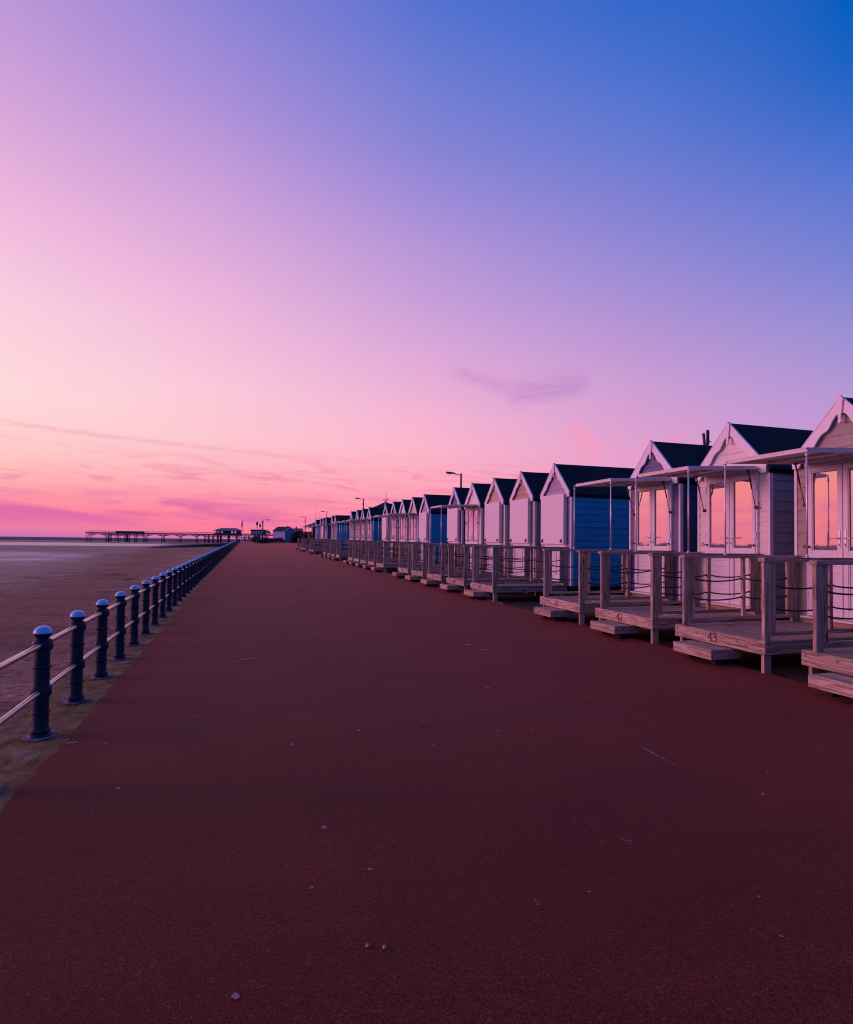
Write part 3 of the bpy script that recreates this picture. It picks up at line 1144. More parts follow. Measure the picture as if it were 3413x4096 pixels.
def padlock(s):
    def f(mb):
        y, z = s * .50 - .01, 1.53
        mb.tube((-.1505, y, z + .03), (-.185, y, z + .03), .008, n=7)
        pts = [(-.18 + .012 * 0, y + .018 * math.cos(t), z + .004 + .030 * math.sin(t)) for t in [math.pi * k / 8 for k in range(9)]]
        mb.path(pts, .005, 6)
        mb.box(-.195, -.165, y - .026, y + .026, z - .045, z + .006, .006)
        mb.box(-.156, -.1505, y - .022, y + .022, z - .012, z + .052, .002)
    return f


def build_hut(y, paint, state, label):
    t = thing('beach_hut', (HX, y, gz(y)), label, 'beach hut', 'beach huts in a row along the promenade')
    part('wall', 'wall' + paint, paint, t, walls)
    fp_ = {'side_blue_shade': 'front_blue_lit', 'side_navy_shade': 'front_navy_lit', 'side_teal_shade': 'front_teal_lit', 'side_greyblue_shade': 'paint_ivory'}.get(paint, paint)  # front takes the painted lit tone, side walls the shaded one
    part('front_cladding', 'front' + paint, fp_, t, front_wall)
    rf = part('roof', 'roof', 'felt', t, roof)
    part('eaves_board', 'eaves', 'felt_edge', rf, eaves)
    bg_ = part('bargeboard', 'barge', 'trim_paint', t, barge)
    part('finial', 'finial', 'trim_paint', bg_, finial)
    for s in (1, -1):
        part('corner_trim', 'trim%d' % s, 'trim_paint', t, corner(s))
    part('door_frame', 'dframe', 'upvc', t, door_frame)
    for s in (1, -1):
        lf = part('door', 'leaf%d' % s, 'upvc', t, leaf(s))
        part('glass_pane', 'pane%d' % s, 'glazing', lf, pane(s))
        if state == 'open':
            part('gasket', 'gask%d' % s, 'gasket', lf, gasket(s))
            part('handle', 'hand%d' % s, 'chrome', lf, handle(s))
            part('keyhole', 'key%d' % s, 'gasket', lf, keyhole(s))
            part('eye_bolt', 'eye%d' % s, 'black_metal', lf, eyebolt(s))
    part('door_sill', 'sill', 'white_paint', t, sill)
    part('riser_board', 'riser', 'wood_raw', t, riser)
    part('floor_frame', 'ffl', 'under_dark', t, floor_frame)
    if state == 'open':
        a = part('awning', 'awning', 'awning_paint', t, awning)
        for s in (1, -1):
            part('awning_pole', 'pole%d' % s, 'chrome', a, pole(s))
            part('gas_strut', 'strut%d' % s, 'black_metal', a, strut(s))
    else:
        a = part('shutter', 'shutter', 'shutter_paint', t, shutter)
        for s in (1, -1):
            part('padlock', 'lock%d' % s, 'black_metal', a, padlock(s))
    return t


HUTS = [
    (4.07, 'side_blue_shade', 'open', 'beach hut just outside the right edge, behind the nearest deck'),
    (6.05, 'paint_stone', 'open', 'beige clapboard beach hut with raised awning, cut by the right edge'),
    (8.04, 'side_greyblue_shade', 'open', 'white clapboard beach hut with raised awning behind the deck marked 42'),
    (10.05, 'side_navy_shade', 'open', 'mauve fronted navy beach hut with raised awning behind the deck marked 41'),
    (13.98, 'side_blue_shade', 'closed', 'nearest shuttered beach hut, its broad bright blue side wall facing a gap'),
    (15.98, 'paint_tan', 'closed', 'tan shuttered beach hut directly beyond the one with the bright blue wall'),
    (17.99, 'paint_cream', 'closed', 'cream shuttered beach hut between a tan shuttered hut and an open white one'),
    (19.97, 'side_greyblue_shade', 'open', 'white beach hut with raised awning between two shuttered huts in the second cluster'),
    (21.9, 'side_navy_shade', 'closed', 'navy shuttered beach hut at the far end of the second cluster'),
    (25.98, 'side_blue_shade', 'closed', 'shuttered beach hut with a blue side wall at the near end of the third cluster'),
    (27.98, 'paint_cream', 'open', 'cream beach hut with raised awning next beyond the shuttered blue one of the third cluster'),
    (29.99, 'paint_ivory', 'open', 'white beach hut with raised awning in the middle of the third cluster'),
    (31.94, 'side_navy_shade', 'open', 'navy beach hut with raised awning, fourth hut of the third cluster'),
    (33.89, 'side_navy_shade', 'closed', 'shuttered beach hut at the far end of the third cluster beneath the small cupola'),
    (38.77, 'side_teal_shade', 'open', 'teal-sided beach hut with raised awning at the near end of the fourth cluster'),
    (40.99, 'paint_cream', 'open', 'cream-sided beach hut with raised awning next beyond the teal one of the fourth cluster'),
    (43.12, 'paint_ivory', 'open', 'pale beach hut with raised awning under the lamp post with the side bracket'),
    (45.7, 'paint_cream', 'open', 'small far beach hut with raised awning ending the fourth cluster'),
    (54.24, 'side_teal_shade', 'open', 'far teal-sided beach hut showing its whole dark roof beside a gap'),
    (56.48, 'paint_ivory', 'open', 'far pale beach hut tucked just beyond the distant teal-sided one'),
    (60.97, 'side_navy_shade', 'open', 'far navy-sided beach hut with raised awning left of the distant teal one'),
    (63.19, 'paint_cream', 'closed', 'far shuttered beach hut, a pale pink shutter among the last awnings'),
    (65.33, 'paint_cream', 'open', 'far cream beach hut beyond the last pink shutter'),
    (69.9, 'paint_lilac', 'open', 'last beach hut of the row with a pale lilac side wall, nearest the red post'),
]
for h in HUTS:
    build_hut(*h)

# ------------------------------------------------------------------ decks
GLY = {
    '4': [[(.44, 1), (.0, .3)], [(.0, .3), (.64, .3)], [(.44, 1), (.44, .02)], [(.28, .0), (.6, .0)]],
    '3': [[(.02, .84), (.1, .96), (.28, 1), (.45, .94), (.51, .78), (.42, .62), (.2, .55)], [(.2, .55), (.45, .49), (.56, .3), (.48, .08), (.28, 0), (.1, .04), (.0, .15)]],
    '2': [[(.03, .78), (.08, .93), (.27, 1), (.46, .92), (.51, .74), (.4, .52), (.03, .03)], [(.03, .0), (.56, .0)], [(.55, .02), (.6, .17)]],
    '1': [[(.1, .85), (.27, .98)], [(.27, 1), (.27, .02)], [(.1, .0), (.44, .0)]],
    '0': [[(.3 + .27 * math.cos(t), .5 + .5 * math.sin(t)) for t in [2 * math.pi * k / 16 for k in range(17)]]],
    '9': [[(.3 + .24 * math.cos(t), .7 + .3 * math.sin(t)) for t in [2 * math.pi * k / 14 for k in range(15)]], [(.54, .7), (.52, .4), (.4, .12), (.15, .0)]],
    '8': [[(.3 + .21 * math.cos(t), .76 + .24 * math.sin(t)) for t in [2 * math.pi * k / 14 for k in range(15)]], [(.3 + .27 * math.cos(t), .26 + .26 * math.sin(t)) for t in [2 * math.pi * k / 14 for k in range(15)]]],
    '7': [[(.02, .98), (.56, .98)], [(.56, .98), (.3, .5), (.2, 0)]],
    '6': [[(.3 + .24 * math.cos(t), .3 + .3 * math.sin(t)) for t in [2 * math.pi * k / 14 for k in range(15)]], [(.06, .3), (.1, .65), (.25, .9), (.48, 1)]],
}
DX0 = -2.12
YN, YF = -.615, .875


def digits(txt, yc, zc, h):
    def f(mb):
        x = DX0 - .0015
        tot = len(txt) * .72 - .1
        k = 0
        for i, ch in enumerate(txt):
            for line in GLY[ch]:
                for (a, b), (c, d) in zip(line, line[1:]):
                    L = math.hypot(c - a, d - b) or 1e-6
                    ux, uy = (c - a) / L, (d - b) / L
                    w = .06 + .11 * abs(uy)
                    e = .02
                    px, py = -uy * w / 2, ux * w / 2
                    Q = [(a - ux * e + px, b - uy * e + py), (a - ux * e - px, b - uy * e - py), (c + ux * e - px, d + uy * e - py), (c + ux * e + px, d + uy * e + py)]
                    k += 1
                    mb.face([(x - .00004 * k, yc - ((q[0] + i * .72) - tot / 2) * h, zc + (q[1] - .5) * h) for q in Q])
    return f


def planks(mb):
    x = DX0 + .044
    r = random.Random(5)
    while x < -.02:
        w = min(.142, -.02 - x)
        e = r.uniform(0, .012)
        mb.box(x, x + w - .006, YN - .004 - e, YF + .004, .360, .385, .0025)
        x += w


def fascia(mb):
    mb.box(DX0, DX0 + .042, YN - .01, YF + .01, .222, .386, .004)


def side_fascia(s):
    def f(mb):
        y0, y1 = ((YN, YN + .04) if s < 0 else (YF - .04, YF))
        mb.box(DX0 + .0425, -.03, y0, y1, .222, .3595, .003)
    return f


def rail_side(near):
    y0, y1 = (YN + .004, YN + .049) if near else (.712, .757)
    yc = (y0 + y1) / 2

    def front_post(mb):
        mb.box(DX0 + .012, DX0 + .118, y0, y1, .3865, 1.3245, .003)

    def hut_post(mb):
        mb.box(-.15, -.042, y0, y1, .3865, 1.3245, .003)

    def up(a, b):
        def f(mb):
            mb.box(a, b, y0 + .002, y1 - .002, .4915, 1.3245, .003)
        return f

    def bottom(mb):
        mb.box(DX0 + .1185, -.1505, y0 + .001, y1 - .001, .442, .491, .003)

    def hand(mb):
        mb.box(DX0 - .012, -.035, yc - .048, yc + .048, 1.325, 1.372, .004)

    def ropes(mb):
        for zc in (1.03, .762):
            for a, b in ((-1.935, -1.08), (-1.024, -.24)):
                pts = []
                for k in range(11):
                    t = k / 10
                    pts.append((a + (b - a) * t, yc, zc - .035 * 4 * t * (1 - t) + (.006 if t in (0, 1) else 0)))
                mb.path(pts, .0105, 7)
                for e in (a, b):
                    s_ = 1 if e == a else -1
                    mb.tube((e, yc, zc), (e + s_ * .016, yc, zc), .017, .013, 8)
    return front_post, hut_post, up, bottom, hand, ropes


def step(mb):
    z0, z1 = .085, .212
    a, b = -.135, .54
    mb.box(-2.44, -2.40, a, b, z0, z1, .004)
    mb.box(-2.3995, -2.20, a, b, z1 - .032, z1 - .001, .003)
    mb.box(-2.195, -1.96, a, b, z1 - .032, z1 - .001, .003)
    for q in (a, b - .04):
        mb.box(-2.3995, -1.97, q + .0005, q + .0395, z0 + .002, z1 - .0325, .002)


def step_foot(mb):
    mb.box(-2.28, -2.04, 0, .045, -.02, .0845)


def leg(x, y):
    def f(mb):
        mb.box(x, x + .106, y, y + .045, -.03, .2215, .003)
    return f


def joists(mb):
    for y in (-.40, -.15, .1, .35, .6):
        mb.box(DX0 + .05, -.05, y, y + .045, .225, .3595)


def plate(mb):
    mb.box(-1.62, -1.40, -.36, -.24, .386, .392, .002)


def build_deck(y, label, txt=None, white=False, th=.115):
    t = thing('timber_deck', (HX, y, gz(y)), label, 'deck', 'timber decks in front of the beach huts')
    part('floor_boards', 'planks', 'wood_deck', t, planks)
    fb = part('front_board', 'fascia', 'wood_y', t, fascia)
    if txt:
        part('number', 'num' + txt, 'ink', fb, digits(txt, .185, .31, th))
    for s in (1, -1):
        part('side_board', 'sfas%d' % s, 'wood_x', t, side_fascia(s))
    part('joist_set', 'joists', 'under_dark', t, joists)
    for near in (True, False):
        fp, hp, up, bt, hd, rp = rail_side(near)
        k = 'n' if near else 'f'
        part('front_post', 'fp' + k, 'wood_z', t, fp)
        part('hut_post', 'hp' + k, 'wood_z', t, hp)
        part('upright', 'ua' + k, 'wood_z', t, up(-1.98, -1.935))
        part('upright', 'ub' + k, 'wood_z', t, up(-1.08, -1.025))
        part('upright', 'uc' + k, 'wood_z', t, up(-.24, -.1505))
        part('bottom_rail', 'br' + k, 'wood_x', t, bt)
        part('handrail', 'hr' + k, 'wood_x', t, hd)
        part('ropes', 'rp' + k, 'rope', t, rp)
    st = part('step', 'step', 'wood_y', t, step)
    for q in (-.04, .40):
        part('step_foot', 'stepfoot', 'under_dark', st, step_foot, (0, q, 0))
    for i, (x, yq) in enumerate(((DX0 + .044, YN + .041), (DX0 + .044, YF - .086), (-.2, YN + .041), (-.2, YF - .086))):
        part('leg', 'leg%d' % i, 'wood_z', t, leg(x, yq))
    if txt in ('41', '42', '43') or y < 5:
        for yb, zb in ((-.56, .335), (-.56, .27), (-.22, .325), (.47, .33), (.83, .34), (.83, .27)):
            part('bolt', 'bolt', 'black_metal', fb, lambda mb: mb.tube((DX0 + .002, 0, 0), (DX0 - .004, 0, 0), .0085, n=8), (0, yb, zb))
    if white:
        part('floor_plate', 'plate', 'plate_white', t, plate)
    return t


DECKS = ['nearest timber deck, only its step and one corner inside the right edge of the photo', 'weathered timber deck with 43 on its front board',
         'weathered timber deck with 42 on its front board', 'weathered timber deck with 41 on its front board, beside the open gap',
         'timber deck in front of the shuttered bright blue-sided hut, just past the first gap', 'timber deck in front of the tan shuttered hut',
         'timber deck in front of the cream shuttered hut of the second cluster', 'timber deck in front of the white open hut of the second cluster',
         'timber deck ending the second cluster, in front of the navy shuttered hut', 'timber deck at the near end of the third cluster, before the shuttered blue hut',
         'timber deck before the cream open hut of the third cluster', 'timber deck before the white open hut in the middle of the third cluster',
         'timber deck before the navy open hut of the third cluster', 'timber deck at the far end of the third cluster',
         'timber deck before the teal-sided hut of the fourth cluster', 'timber deck before the cream-sided hut of the fourth cluster',
         'timber deck before the pale hut of the fourth cluster', 'timber deck at the far end of the fourth cluster', 'far timber deck before the distant teal-sided hut',
         'far timber deck just past the distant teal-sided hut', 'far timber deck before the distant navy-sided hut', 'far timber deck before the last shuttered hut',
         'far timber deck before the far cream hut', 'last timber deck of the row before the lilac-sided hut']
NUM = {1: '43', 2: '42', 3: '41', 4: '40', 5: '39', 6: '38', 7: '37', 8: '36'}
for i, h in enumerate(HUTS):
    build_deck(h[0], DECKS[i], NUM.get(i), i in (1, 2, 3))

# ------------------------------------------------------------------ street lamps behind the huts
LAMPS = [(12., 32.08, 5.51), (12., 61.75, 6.01), (12., 91.4, 5.98), (12., 125.66, 6.38)]
LL = ['tall grey street lamp rising behind the second cluster of huts, largest in view', 'grey street lamp with a small floodlight bracket, second along the row',
      'grey street lamp third along the row above far roofs', 'last grey street lamp of the row, standing clear beside the far end of the decks']
for i, (x, y, zt) in enumerate(LAMPS):
    t = thing('street_lamp', (x, y, gz(y) - .02), LL[i], 'street lamp', 'street lamps behind the huts')
    hh = zt - gz(y) + .02
    mb = MB()
    mb.tube((0, 0, 0), (0, 0, 1.2), .11, .11, 12)
    mb.tube((0, 0, 1.2), (0, 0, hh), .088, .05, 12)
    mb.tube((0, 0, hh), (0, 0, hh + .05), .058, .05, 12)
    link('column', mb.mesh('column', 'lamp_grey'), t)
    mb = MB()
    mb.path([(-.05, 0, hh - .06), (-.2, 0, hh - .04), (-.38, 0, hh - .005)], .022, 8)
    link('arm', mb.mesh('arm', 'lamp_grey'), t)
    mb = MB()
    secs = [(-.34, .03, .03), (-.40, .06, .055), (-.58, .085, .06), (-.75, .11, .065), (-.88, .10, .055), (-.95, .05, .03)]
    n = 12
    b0 = 0
    for (sx_, wy, wz) in secs:
        for k in range(n):
            a = 2 * math.pi * k / n
            zz = math.sin(a) * wz
            mb.v.append((sx_, math.cos(a) * wy, hh + .01 + (-sx_ - .34) * .10 + (zz if zz > 0 else zz * .55)))
    for q in range(len(secs) - 1):
        for k in range(n):
            j = (k + 1) % n
            mb.f.append((q * n + k, q * n + j, (q + 1) * n + j, (q + 1) * n + k))
            mb.sm.append(True)
    mb.f.append(tuple(range(n)))
    mb.f.append(tuple((len(secs) - 1) * n + k for k in range(n)))
    mb.sm += [False, False]
    mb.box(-.56, -.50, -.02, .02, hh + .08, hh + .12, .008)
    hd_ = link('lamp_head', mb.mesh('lamp_head', 'lamp_grey'), t)
    mb = MB()
    secs = [(-.62, .05, .0), (-.70, .085, .03), (-.82, .085, .03), (-.9, .05, .0)]
    mb.prism_yz([(-.07, hh + .0), (-.05, hh - .03), (.05, hh - .03), (.07, hh + .0)], -.90, -.64)
    link('lens', mb.mesh('lens', 'lens_glass'), hd_)
    if i == 1:
        mb = MB()
        mb.path([(-.05, 0, hh - .62), (-.14, 0, hh - .62), (-.16, 0, hh - .56)], .018, 6)
        mb.tube((-.16, 0, hh - .56), (-.13, 0, hh - .46), .06, .05, 10)
        link('floodlight', mb.mesh('floodlight', 'lamp_grey'), t)
    if i == 3:
        mb = MB()
        mb.box(-.14, -.06, -.06, .06, hh - 1.05, hh - .75, .01)
        link('control_box', mb.mesh('control_box', 'lamp_grey'), t)

# antenna mast behind the huts
t = thing('antenna_mast', (11.13, 12., gz(12)), 'slim mast with two upright panel antennas showing above the dark roofs', 'antenna')
mb = MB()
mb.tube((0, 0, 0), (0, 0, 4.1), .03, n=8)
link('pole', mb.mesh('pole', 'lamp_grey'), t)
mb = MB()
mb.box(-.025, .045, -.03, .03, 4.02, 4.39, .01)
mb.box(-.115, -.06, -.03, .03, 3.96, 4.30, .01, fn=lambda q: (q[0] - (q[2] - 4.0) * .12, q[1], q[2]))
mb.tube((.05, 0, 4.1), (.12, 0, 4.1), .012, n=6)
link('antenna_panel', mb.mesh('antenna_panel', 'black_metal'), t)
# cupola building with weather vane mast
t = thing('weather_mast_building', (14., 60., gz(60)), 'dark hip roofed hut with a weather instrument mast behind the third cluster', 'building')
mb = MB()
mb.box(-1.1, 1.1, -1.1, 1.1, -.1, 4.75)
link('wall', mb.mesh('wall', 'render_pale'), t)
mb = MB()
for a, b in (((-1.3, -1.3), (1.3, -1.3)), ((1.3, -1.3), (1.3, 1.3)), ((1.3, 1.3), (-1.3, 1.3)), ((-1.3, 1.3), (-1.3, -1.3))):
    mb.face([(*a, 4.7), (*b, 4.7), (0, 0, 5.35)])
rf = link('roof', mb.mesh('roof', 'dark_roof'), t)
mb = MB()
mb.tube((.05, 0, 5.2), (.05, 0, 6.35), .022, n=6)
mb.tube((-.3, 0, 5.62), (.4, 0, 5.66), .03, n=6)
mb.tube((-.22, 0, 5.5), (.3, 0, 5.48), .018, n=6)
mb.tube((.05, 0, 5.2), (.05, 0, 5.5), .06, n=6)
link('weather_vane', mb.mesh('weather_vane', 'black_metal'), rf)
for x, zt, r, lb in ((33.8, 20.6, .09, 'very thin tall radio mast above the far roofs, taller of the two'), (35.6, 15.6, .11, 'thin radio mast with a thick middle above the far roofs, shorter of the two')):
    t = thing('radio_mast', (x, 300, 1.), lb, 'mast', 'radio masts beyond the huts')
    mb = MB()
    mb.tube((0, 0, -1), (0, 0, zt * .55), r * 1.5, r, 8)
    link('lower_mast', mb.mesh('lower_mast', 'lamp_grey'), t)
    mb = MB()
    mb.tube((0, 0, zt * .55), (0, 0, zt - 1), r * .5, r * .3, 6)
    link('whip', mb.mesh('whip', 'lamp_grey'), t)

# green roofed building beyond the row
t = thing('green_roofed_pavilion', (18.5, 152., gz(152)), 'long low building with dark teal pitched roof beyond the last hut', 'building')
mb = MB()
mb.box(-1.8, 6., -3, 5, -.2, 4.3)
mb.box(-6.6, -1.85, -1., 4, -.2, 2.9)
link('wall', mb.mesh('wall', 'pier_green'), t)
mb = MB()
mb.prism_yz([(-3.8, 4.25), (1., 5.9), (5.8, 4.25)], -.2, 6.4)
mb.face([(-4.2, -3.8, 4.2), (-.2, -3.8, 4.2), (-.2, 1, 5.9)])
mb.face([(-4.2, -3.8, 4.2), (-.2, 1, 5.9), (-4.2, 5.8, 4.2)])
mb.face([(-4.2, 5.8, 4.2), (-.2, 1, 5.9), (-.2, 5.8, 4.2)])
mb.face([(-4.2, -3.8, 4.2), (-4.2, 5.8, 4.2), (-.2, 5.8, 4.2), (-.2, -3.8, 4.2)])
mb.face([(-6.9, -1.3, 2.8), (-1.7, -1.3, 4.2), (-1.7, 4.3, 4.2), (-6.9, 4.3, 2.8)])
link('roof', mb.mesh('roof', 'teal_roof'), t)
mb = MB()
for x in (-3.4, -1.2):
    mb.box(x, x + 1., -3.06, -3.0, 3.85, 4.1)
link('window', mb.mesh('window', 'lens_glass'), t)


# leafy shrubs
def shrub(name, loc, rx, ry, h, n, seed, label, cat, group=None, lsz=.13):
    r = random.Random(seed)
    t = thing(name, loc, label, cat, group)
    mb = MB()
    blobs = [(r.uniform(-.6, .6) * rx, r.uniform(-.6, .6) * ry, h * r.uniform(.3, .75), r.uniform(.35, .6)) for _ in range(6)] + [(0, 0, h * .45, .75)]
    for i in range(n):
        bx, by, bz_, br = r.choice(blobs)
        a, b = r.uniform(0, 6.283), math.asin(r.uniform(-1, 1))
        q = r.uniform(.75, 1.05)
        p = Vector((bx + rx * br * q * math.cos(a) * math.cos(b), by + ry * br * q * math.sin(a) * math.cos(b), bz_ + h * .42 * br * 1.5 * q * math.sin(b)))
        if p.z < .02:
            p.z = r.uniform(.02, .2)
        d = Vector((r.gauss(0, 1), r.gauss(0, 1), r.gauss(.4, 1))).normalized()
        u = d.orthogonal().normalized() * lsz * r.uniform(.6, 1.3)
        w = d.cross(u).normalized() * lsz * r.uniform(.35, .7)
        mb.face([p - u, p + w, p + u, p - w])
    link('foliage', mb.mesh('foliage', 'leaf'), t)
    mb = MB()
    for k in range(5):
        mb.tube((r.uniform(-.1, .1), r.uniform(-.1, .1), -.05), (r.uniform(-.4, .4) * rx, r.uniform(-.4, .4) * ry, h * .6), .03, .012, 5)
    link('stem', mb.mesh('stem', 'iron'), t)
    return t


SH = [(1.95, 158, .9, 1.2, 1.1, 'low brownish shrub at the left tip of the far planting bed beside the red post'), (2.25, 147, .8, 1.4, 1.5, 'rust tinged shrub on the left side of the far planting bed'),
      (2.55, 136, .8, 1.5, 1.75, 'tallest dark shrub where the far planting bed comes nearest'), (3.3, 131, .9, 1.3, 1.35, 'dark rounded shrub at the near corner of the far planting bed'),
      (4.3, 135, 1., 1.3, 1.3, 'dark spreading shrub right of the near corner of the far planting bed'), (5.4, 141, 1., 1.4, 1.25, 'dark shrub midway along the far planting bed below the pier porch'),
      (6.7, 148, 1.1, 1.4, 1.2, 'low dark shrub in front of the white side of the far blue kiosk'), (8.1, 154, 1.1, 1.3, 1.25, 'round dark shrub standing before the corner of the far blue kiosk'),
      (9.6, 160, 1.3, 1.2, .8, 'lowest shrub at the foot of the blue gable'), (12.2, 158, 1.6, 1.2, .75, 'low shrub right of the blue gable')]
for i, (x, y, rx, ry, h, lb) in enumerate(SH):
    shrub('shrub', (x, y, gz(y) - .02), rx, ry, h, 520, 20 + i, lb, 'shrub', 'shrubs in the far planting bed')
HG = [(11.9, 150, 1.3, 1.6, 2.7, 'dark hedge bush nearest the blue kiosk, leftmost of the hedge'), (13.4, 147, 1.3, 1.6, 3.1, 'dark hedge bush second from the blue kiosk'),
      (14.9, 147, 1.4, 1.6, 2.9, 'dark hedge bush third from the blue kiosk, left of the last lamp post'), (16.4, 145, 1.4, 1.6, 3.2, 'dark hedge bush in front of the teal roofed building'),
      (18.0, 144, 1.5, 1.6, 3., 'dark hedge bush nearest the last hut, rightmost of the hedge')]
for i, (x, y, rx, ry, h, lb) in enumerate(HG):
    shrub('hedge_bush', (x, y, gz(y) - .02), rx, ry, h, 1300, 60 + i, lb, 'hedge', 'hedge bushes beyond the huts', .17)

# kiosk with the blue gable (turned 45 degrees)
t = thing('blue_gable_kiosk', (10.85, 175., gz(175)), 'detached kiosk with bright blue gable end, white side and dark roof', 'kiosk', rz=R(45))
W2, LN, HE, HA = 2.15, 4.4, 3.3, 4.45
# local: gable in the plane y=0 running along +x, long side in the plane x=0 running along +y
mb = MB()
z = -.05
while z < HE:
    z1 = min(z + .24, HE)
    lap_row(mb, (0, 0), (1, 0), (0, -1), 0, 2 * W2, 0, 2 * W2, z, z1)
    z = z1
while z < HA - .01:
    z1 = min(z + .24, HA)
    k0, k1 = W2 * (z - HE) / (HA - HE), W2 * (z1 - HE) / (HA - HE)
    lap_row(mb, (0, 0), (1, 0), (0, -1), k0, 2 * W2 - k0, k1, 2 * W2 - k1, z, z1)
    z = z1
link('gable_wall', mb.mesh('gable_wall', 'paint_kiosk_blue'), t)
mb = MB()
z = -.05
while z < HE:
    z1 = min(z + .24, HE)
    lap_row(mb, (0, LN), (0, -1), (-1, 0), 0, LN, 0, LN, z, z1)
    z = z1
mb.face([(2 * W2, 0, -.05), (2 * W2, LN, -.05), (2 * W2, LN, HE), (2 * W2, 0, HE)])
mb.face([(0, LN, -.05), (0, LN, HE), (W2, LN, HA), (2 * W2, LN, HE), (2 * W2, LN, -.05)])
link('side_wall', mb.mesh('side_wall', 'paint_kiosk_white'), t)
mb = MB()
for s in (0, 1):
    e0, e1 = (-.25, HE - .12) if s == 0 else (2 * W2 + .25, HE - .12)
    mb.face([(e0, -.2, e1), (W2, -.2, HA + .06), (W2, LN + .2, HA + .06), (e0, LN + .2, e1)])
    mb.face([(e0, -.2, e1 - .08), (W2, -.2, HA - .02), (W2, LN + .2, HA - .02), (e0, LN + .2, e1 - .08)])
rf = link('roof', mb.mesh('roof', 'dark_roof'), t)
mb = MB()
mb.lathe([(.3, -.1), (.2, .08), (.1, .2), (.03, .5), (0, .52)], 8, (W2 + .2, LN * .2, HA + .05))
link('vent', mb.mesh('vent', 'dark_roof'), rf)
mb = MB()
for s in (1, -1):
    x0, x1 = W2 + s * (W2 + .28), W2
    mb.face([(x0, -.24, HE - .42), (x0, -.24, HE - .14), (x1, -.24, HA + .08), (x1, -.24, HA - .25)])
    mb.face([(x0, -.2, HE - .42), (x0, -.2, HE - .14), (x1, -.2, HA + .08), (x1, -.2, HA - .25)])
mb.box(-.06, .1, -.06, -.02, 0, HE - .3)
mb.box(2 * W2 - .1, 2 * W2 + .06, -.06, -.02, 0, HE - .3)
link('bargeboard', mb.mesh('bargeboard', 'trim_paint'), t)
mb = MB()
mb.lathe([(0, 0), (.22, 0), (.22, .04), (0, .05)], 12)
o = link('gable_light', mb.mesh('gable_light', 'plate_white'), t, (W2, -.05, HA - .62))
o.rotation_euler = (R(90), 0, 0)

# ------------------------------------------------------------------ far end of the promenade
def person(loc, rz, h, label, pose):
    t = thing('person', loc, label, 'person', None, rz)
    k = h / 1.75
    V = {'pel': (0, 0, .95), 'ches': (0, .02, 1.3), 'neck': (0, .02, 1.47), 'head': (0, .03, 1.6), 'top': (0, .03, 1.72),
         'shL': (-.19, .02, 1.4), 'elL': (-.27, .0, 1.13), 'haL': (-.25, .12, .9), 'shR': (.19, .02, 1.4), 'elR': (.27, .0, 1.13), 'haR': (.25, .12, .9),
         'hiL': (-.1, 0, .9), 'knL': (-.11, .05 + pose, .5), 'anL': (-.11, .0 + pose, .09), 'toL': (-.11, .15 + pose, .04),
         'hiR': (.1, 0, .9), 'knR': (.11, .05 - pose * .3, .5), 'anR': (.11, -.05 - pose, .09), 'toR': (.11, .1 - pose, .04)}
    RAD = {'pel': .15, 'ches': .17, 'neck': .06, 'head': .095, 'top': .07, 'shL': .075, 'elL': .055, 'haL': .04, 'shR': .075, 'elR': .055, 'haR': .04, 'hiL': .1, 'knL': .07, 'anL': .05, 'toL': .045,
           'hiR': .1, 'knR': .07, 'anR': .05, 'toR': .045}
    names = list(V)
    E_ = [('pel', 'ches'), ('ches', 'neck'), ('neck', 'head'), ('head', 'top'), ('ches', 'shL'), ('shL', 'elL'), ('elL', 'haL'), ('ches', 'shR'), ('shR', 'elR'), ('elR', 'haR'),
          ('pel', 'hiL'), ('hiL', 'knL'), ('knL', 'anL'), ('anL', 'toL'), ('pel', 'hiR'), ('hiR', 'knR'), ('knR', 'anR'), ('anR', 'toR')]
    me = bpy.data.meshes.new('body')
    me.from_pydata([tuple(c * k for c in V[n_]) for n_ in names], [(names.index(a), names.index(b)) for a, b in E_], [])
    me.materials.append(MAT['cloth_black'])
    o = link('body', me, t)
    o.modifiers.new('skin', 'SKIN')
    o.modifiers.new('sub', 'SUBSURF').levels = 1
    if not me.skin_vertices:
        me.skin_vertices.new()
    for i, n_ in enumerate(names):
        me.skin_vertices[0].data[i].radius = (RAD[n_] * k, RAD[n_] * k * .85)
    me.skin_vertices[0].data[0].use_root = True
    mb = MB()
    mb.lathe([(.165 * k, .86 * k), (.19 * k, 1.0 * k), (.215 * k, 1.25 * k), (.2 * k, 1.38 * k), (.1 * k, 1.47 * k), (.07 * k, 1.49 * k)], 14)
    link('jacket', mb.mesh('jacket', 'cloth_navy'), t)
    mb = MB()
    mb.lathe([(.085 * k, 1.6 * k), (.108 * k, 1.66 * k), (.09 * k, 1.74 * k), (0, 1.78 * k)], 12, (0, .03 * k, 0))
    link('hair', mb.mesh('hair', 'cloth_black'), t)
    return t


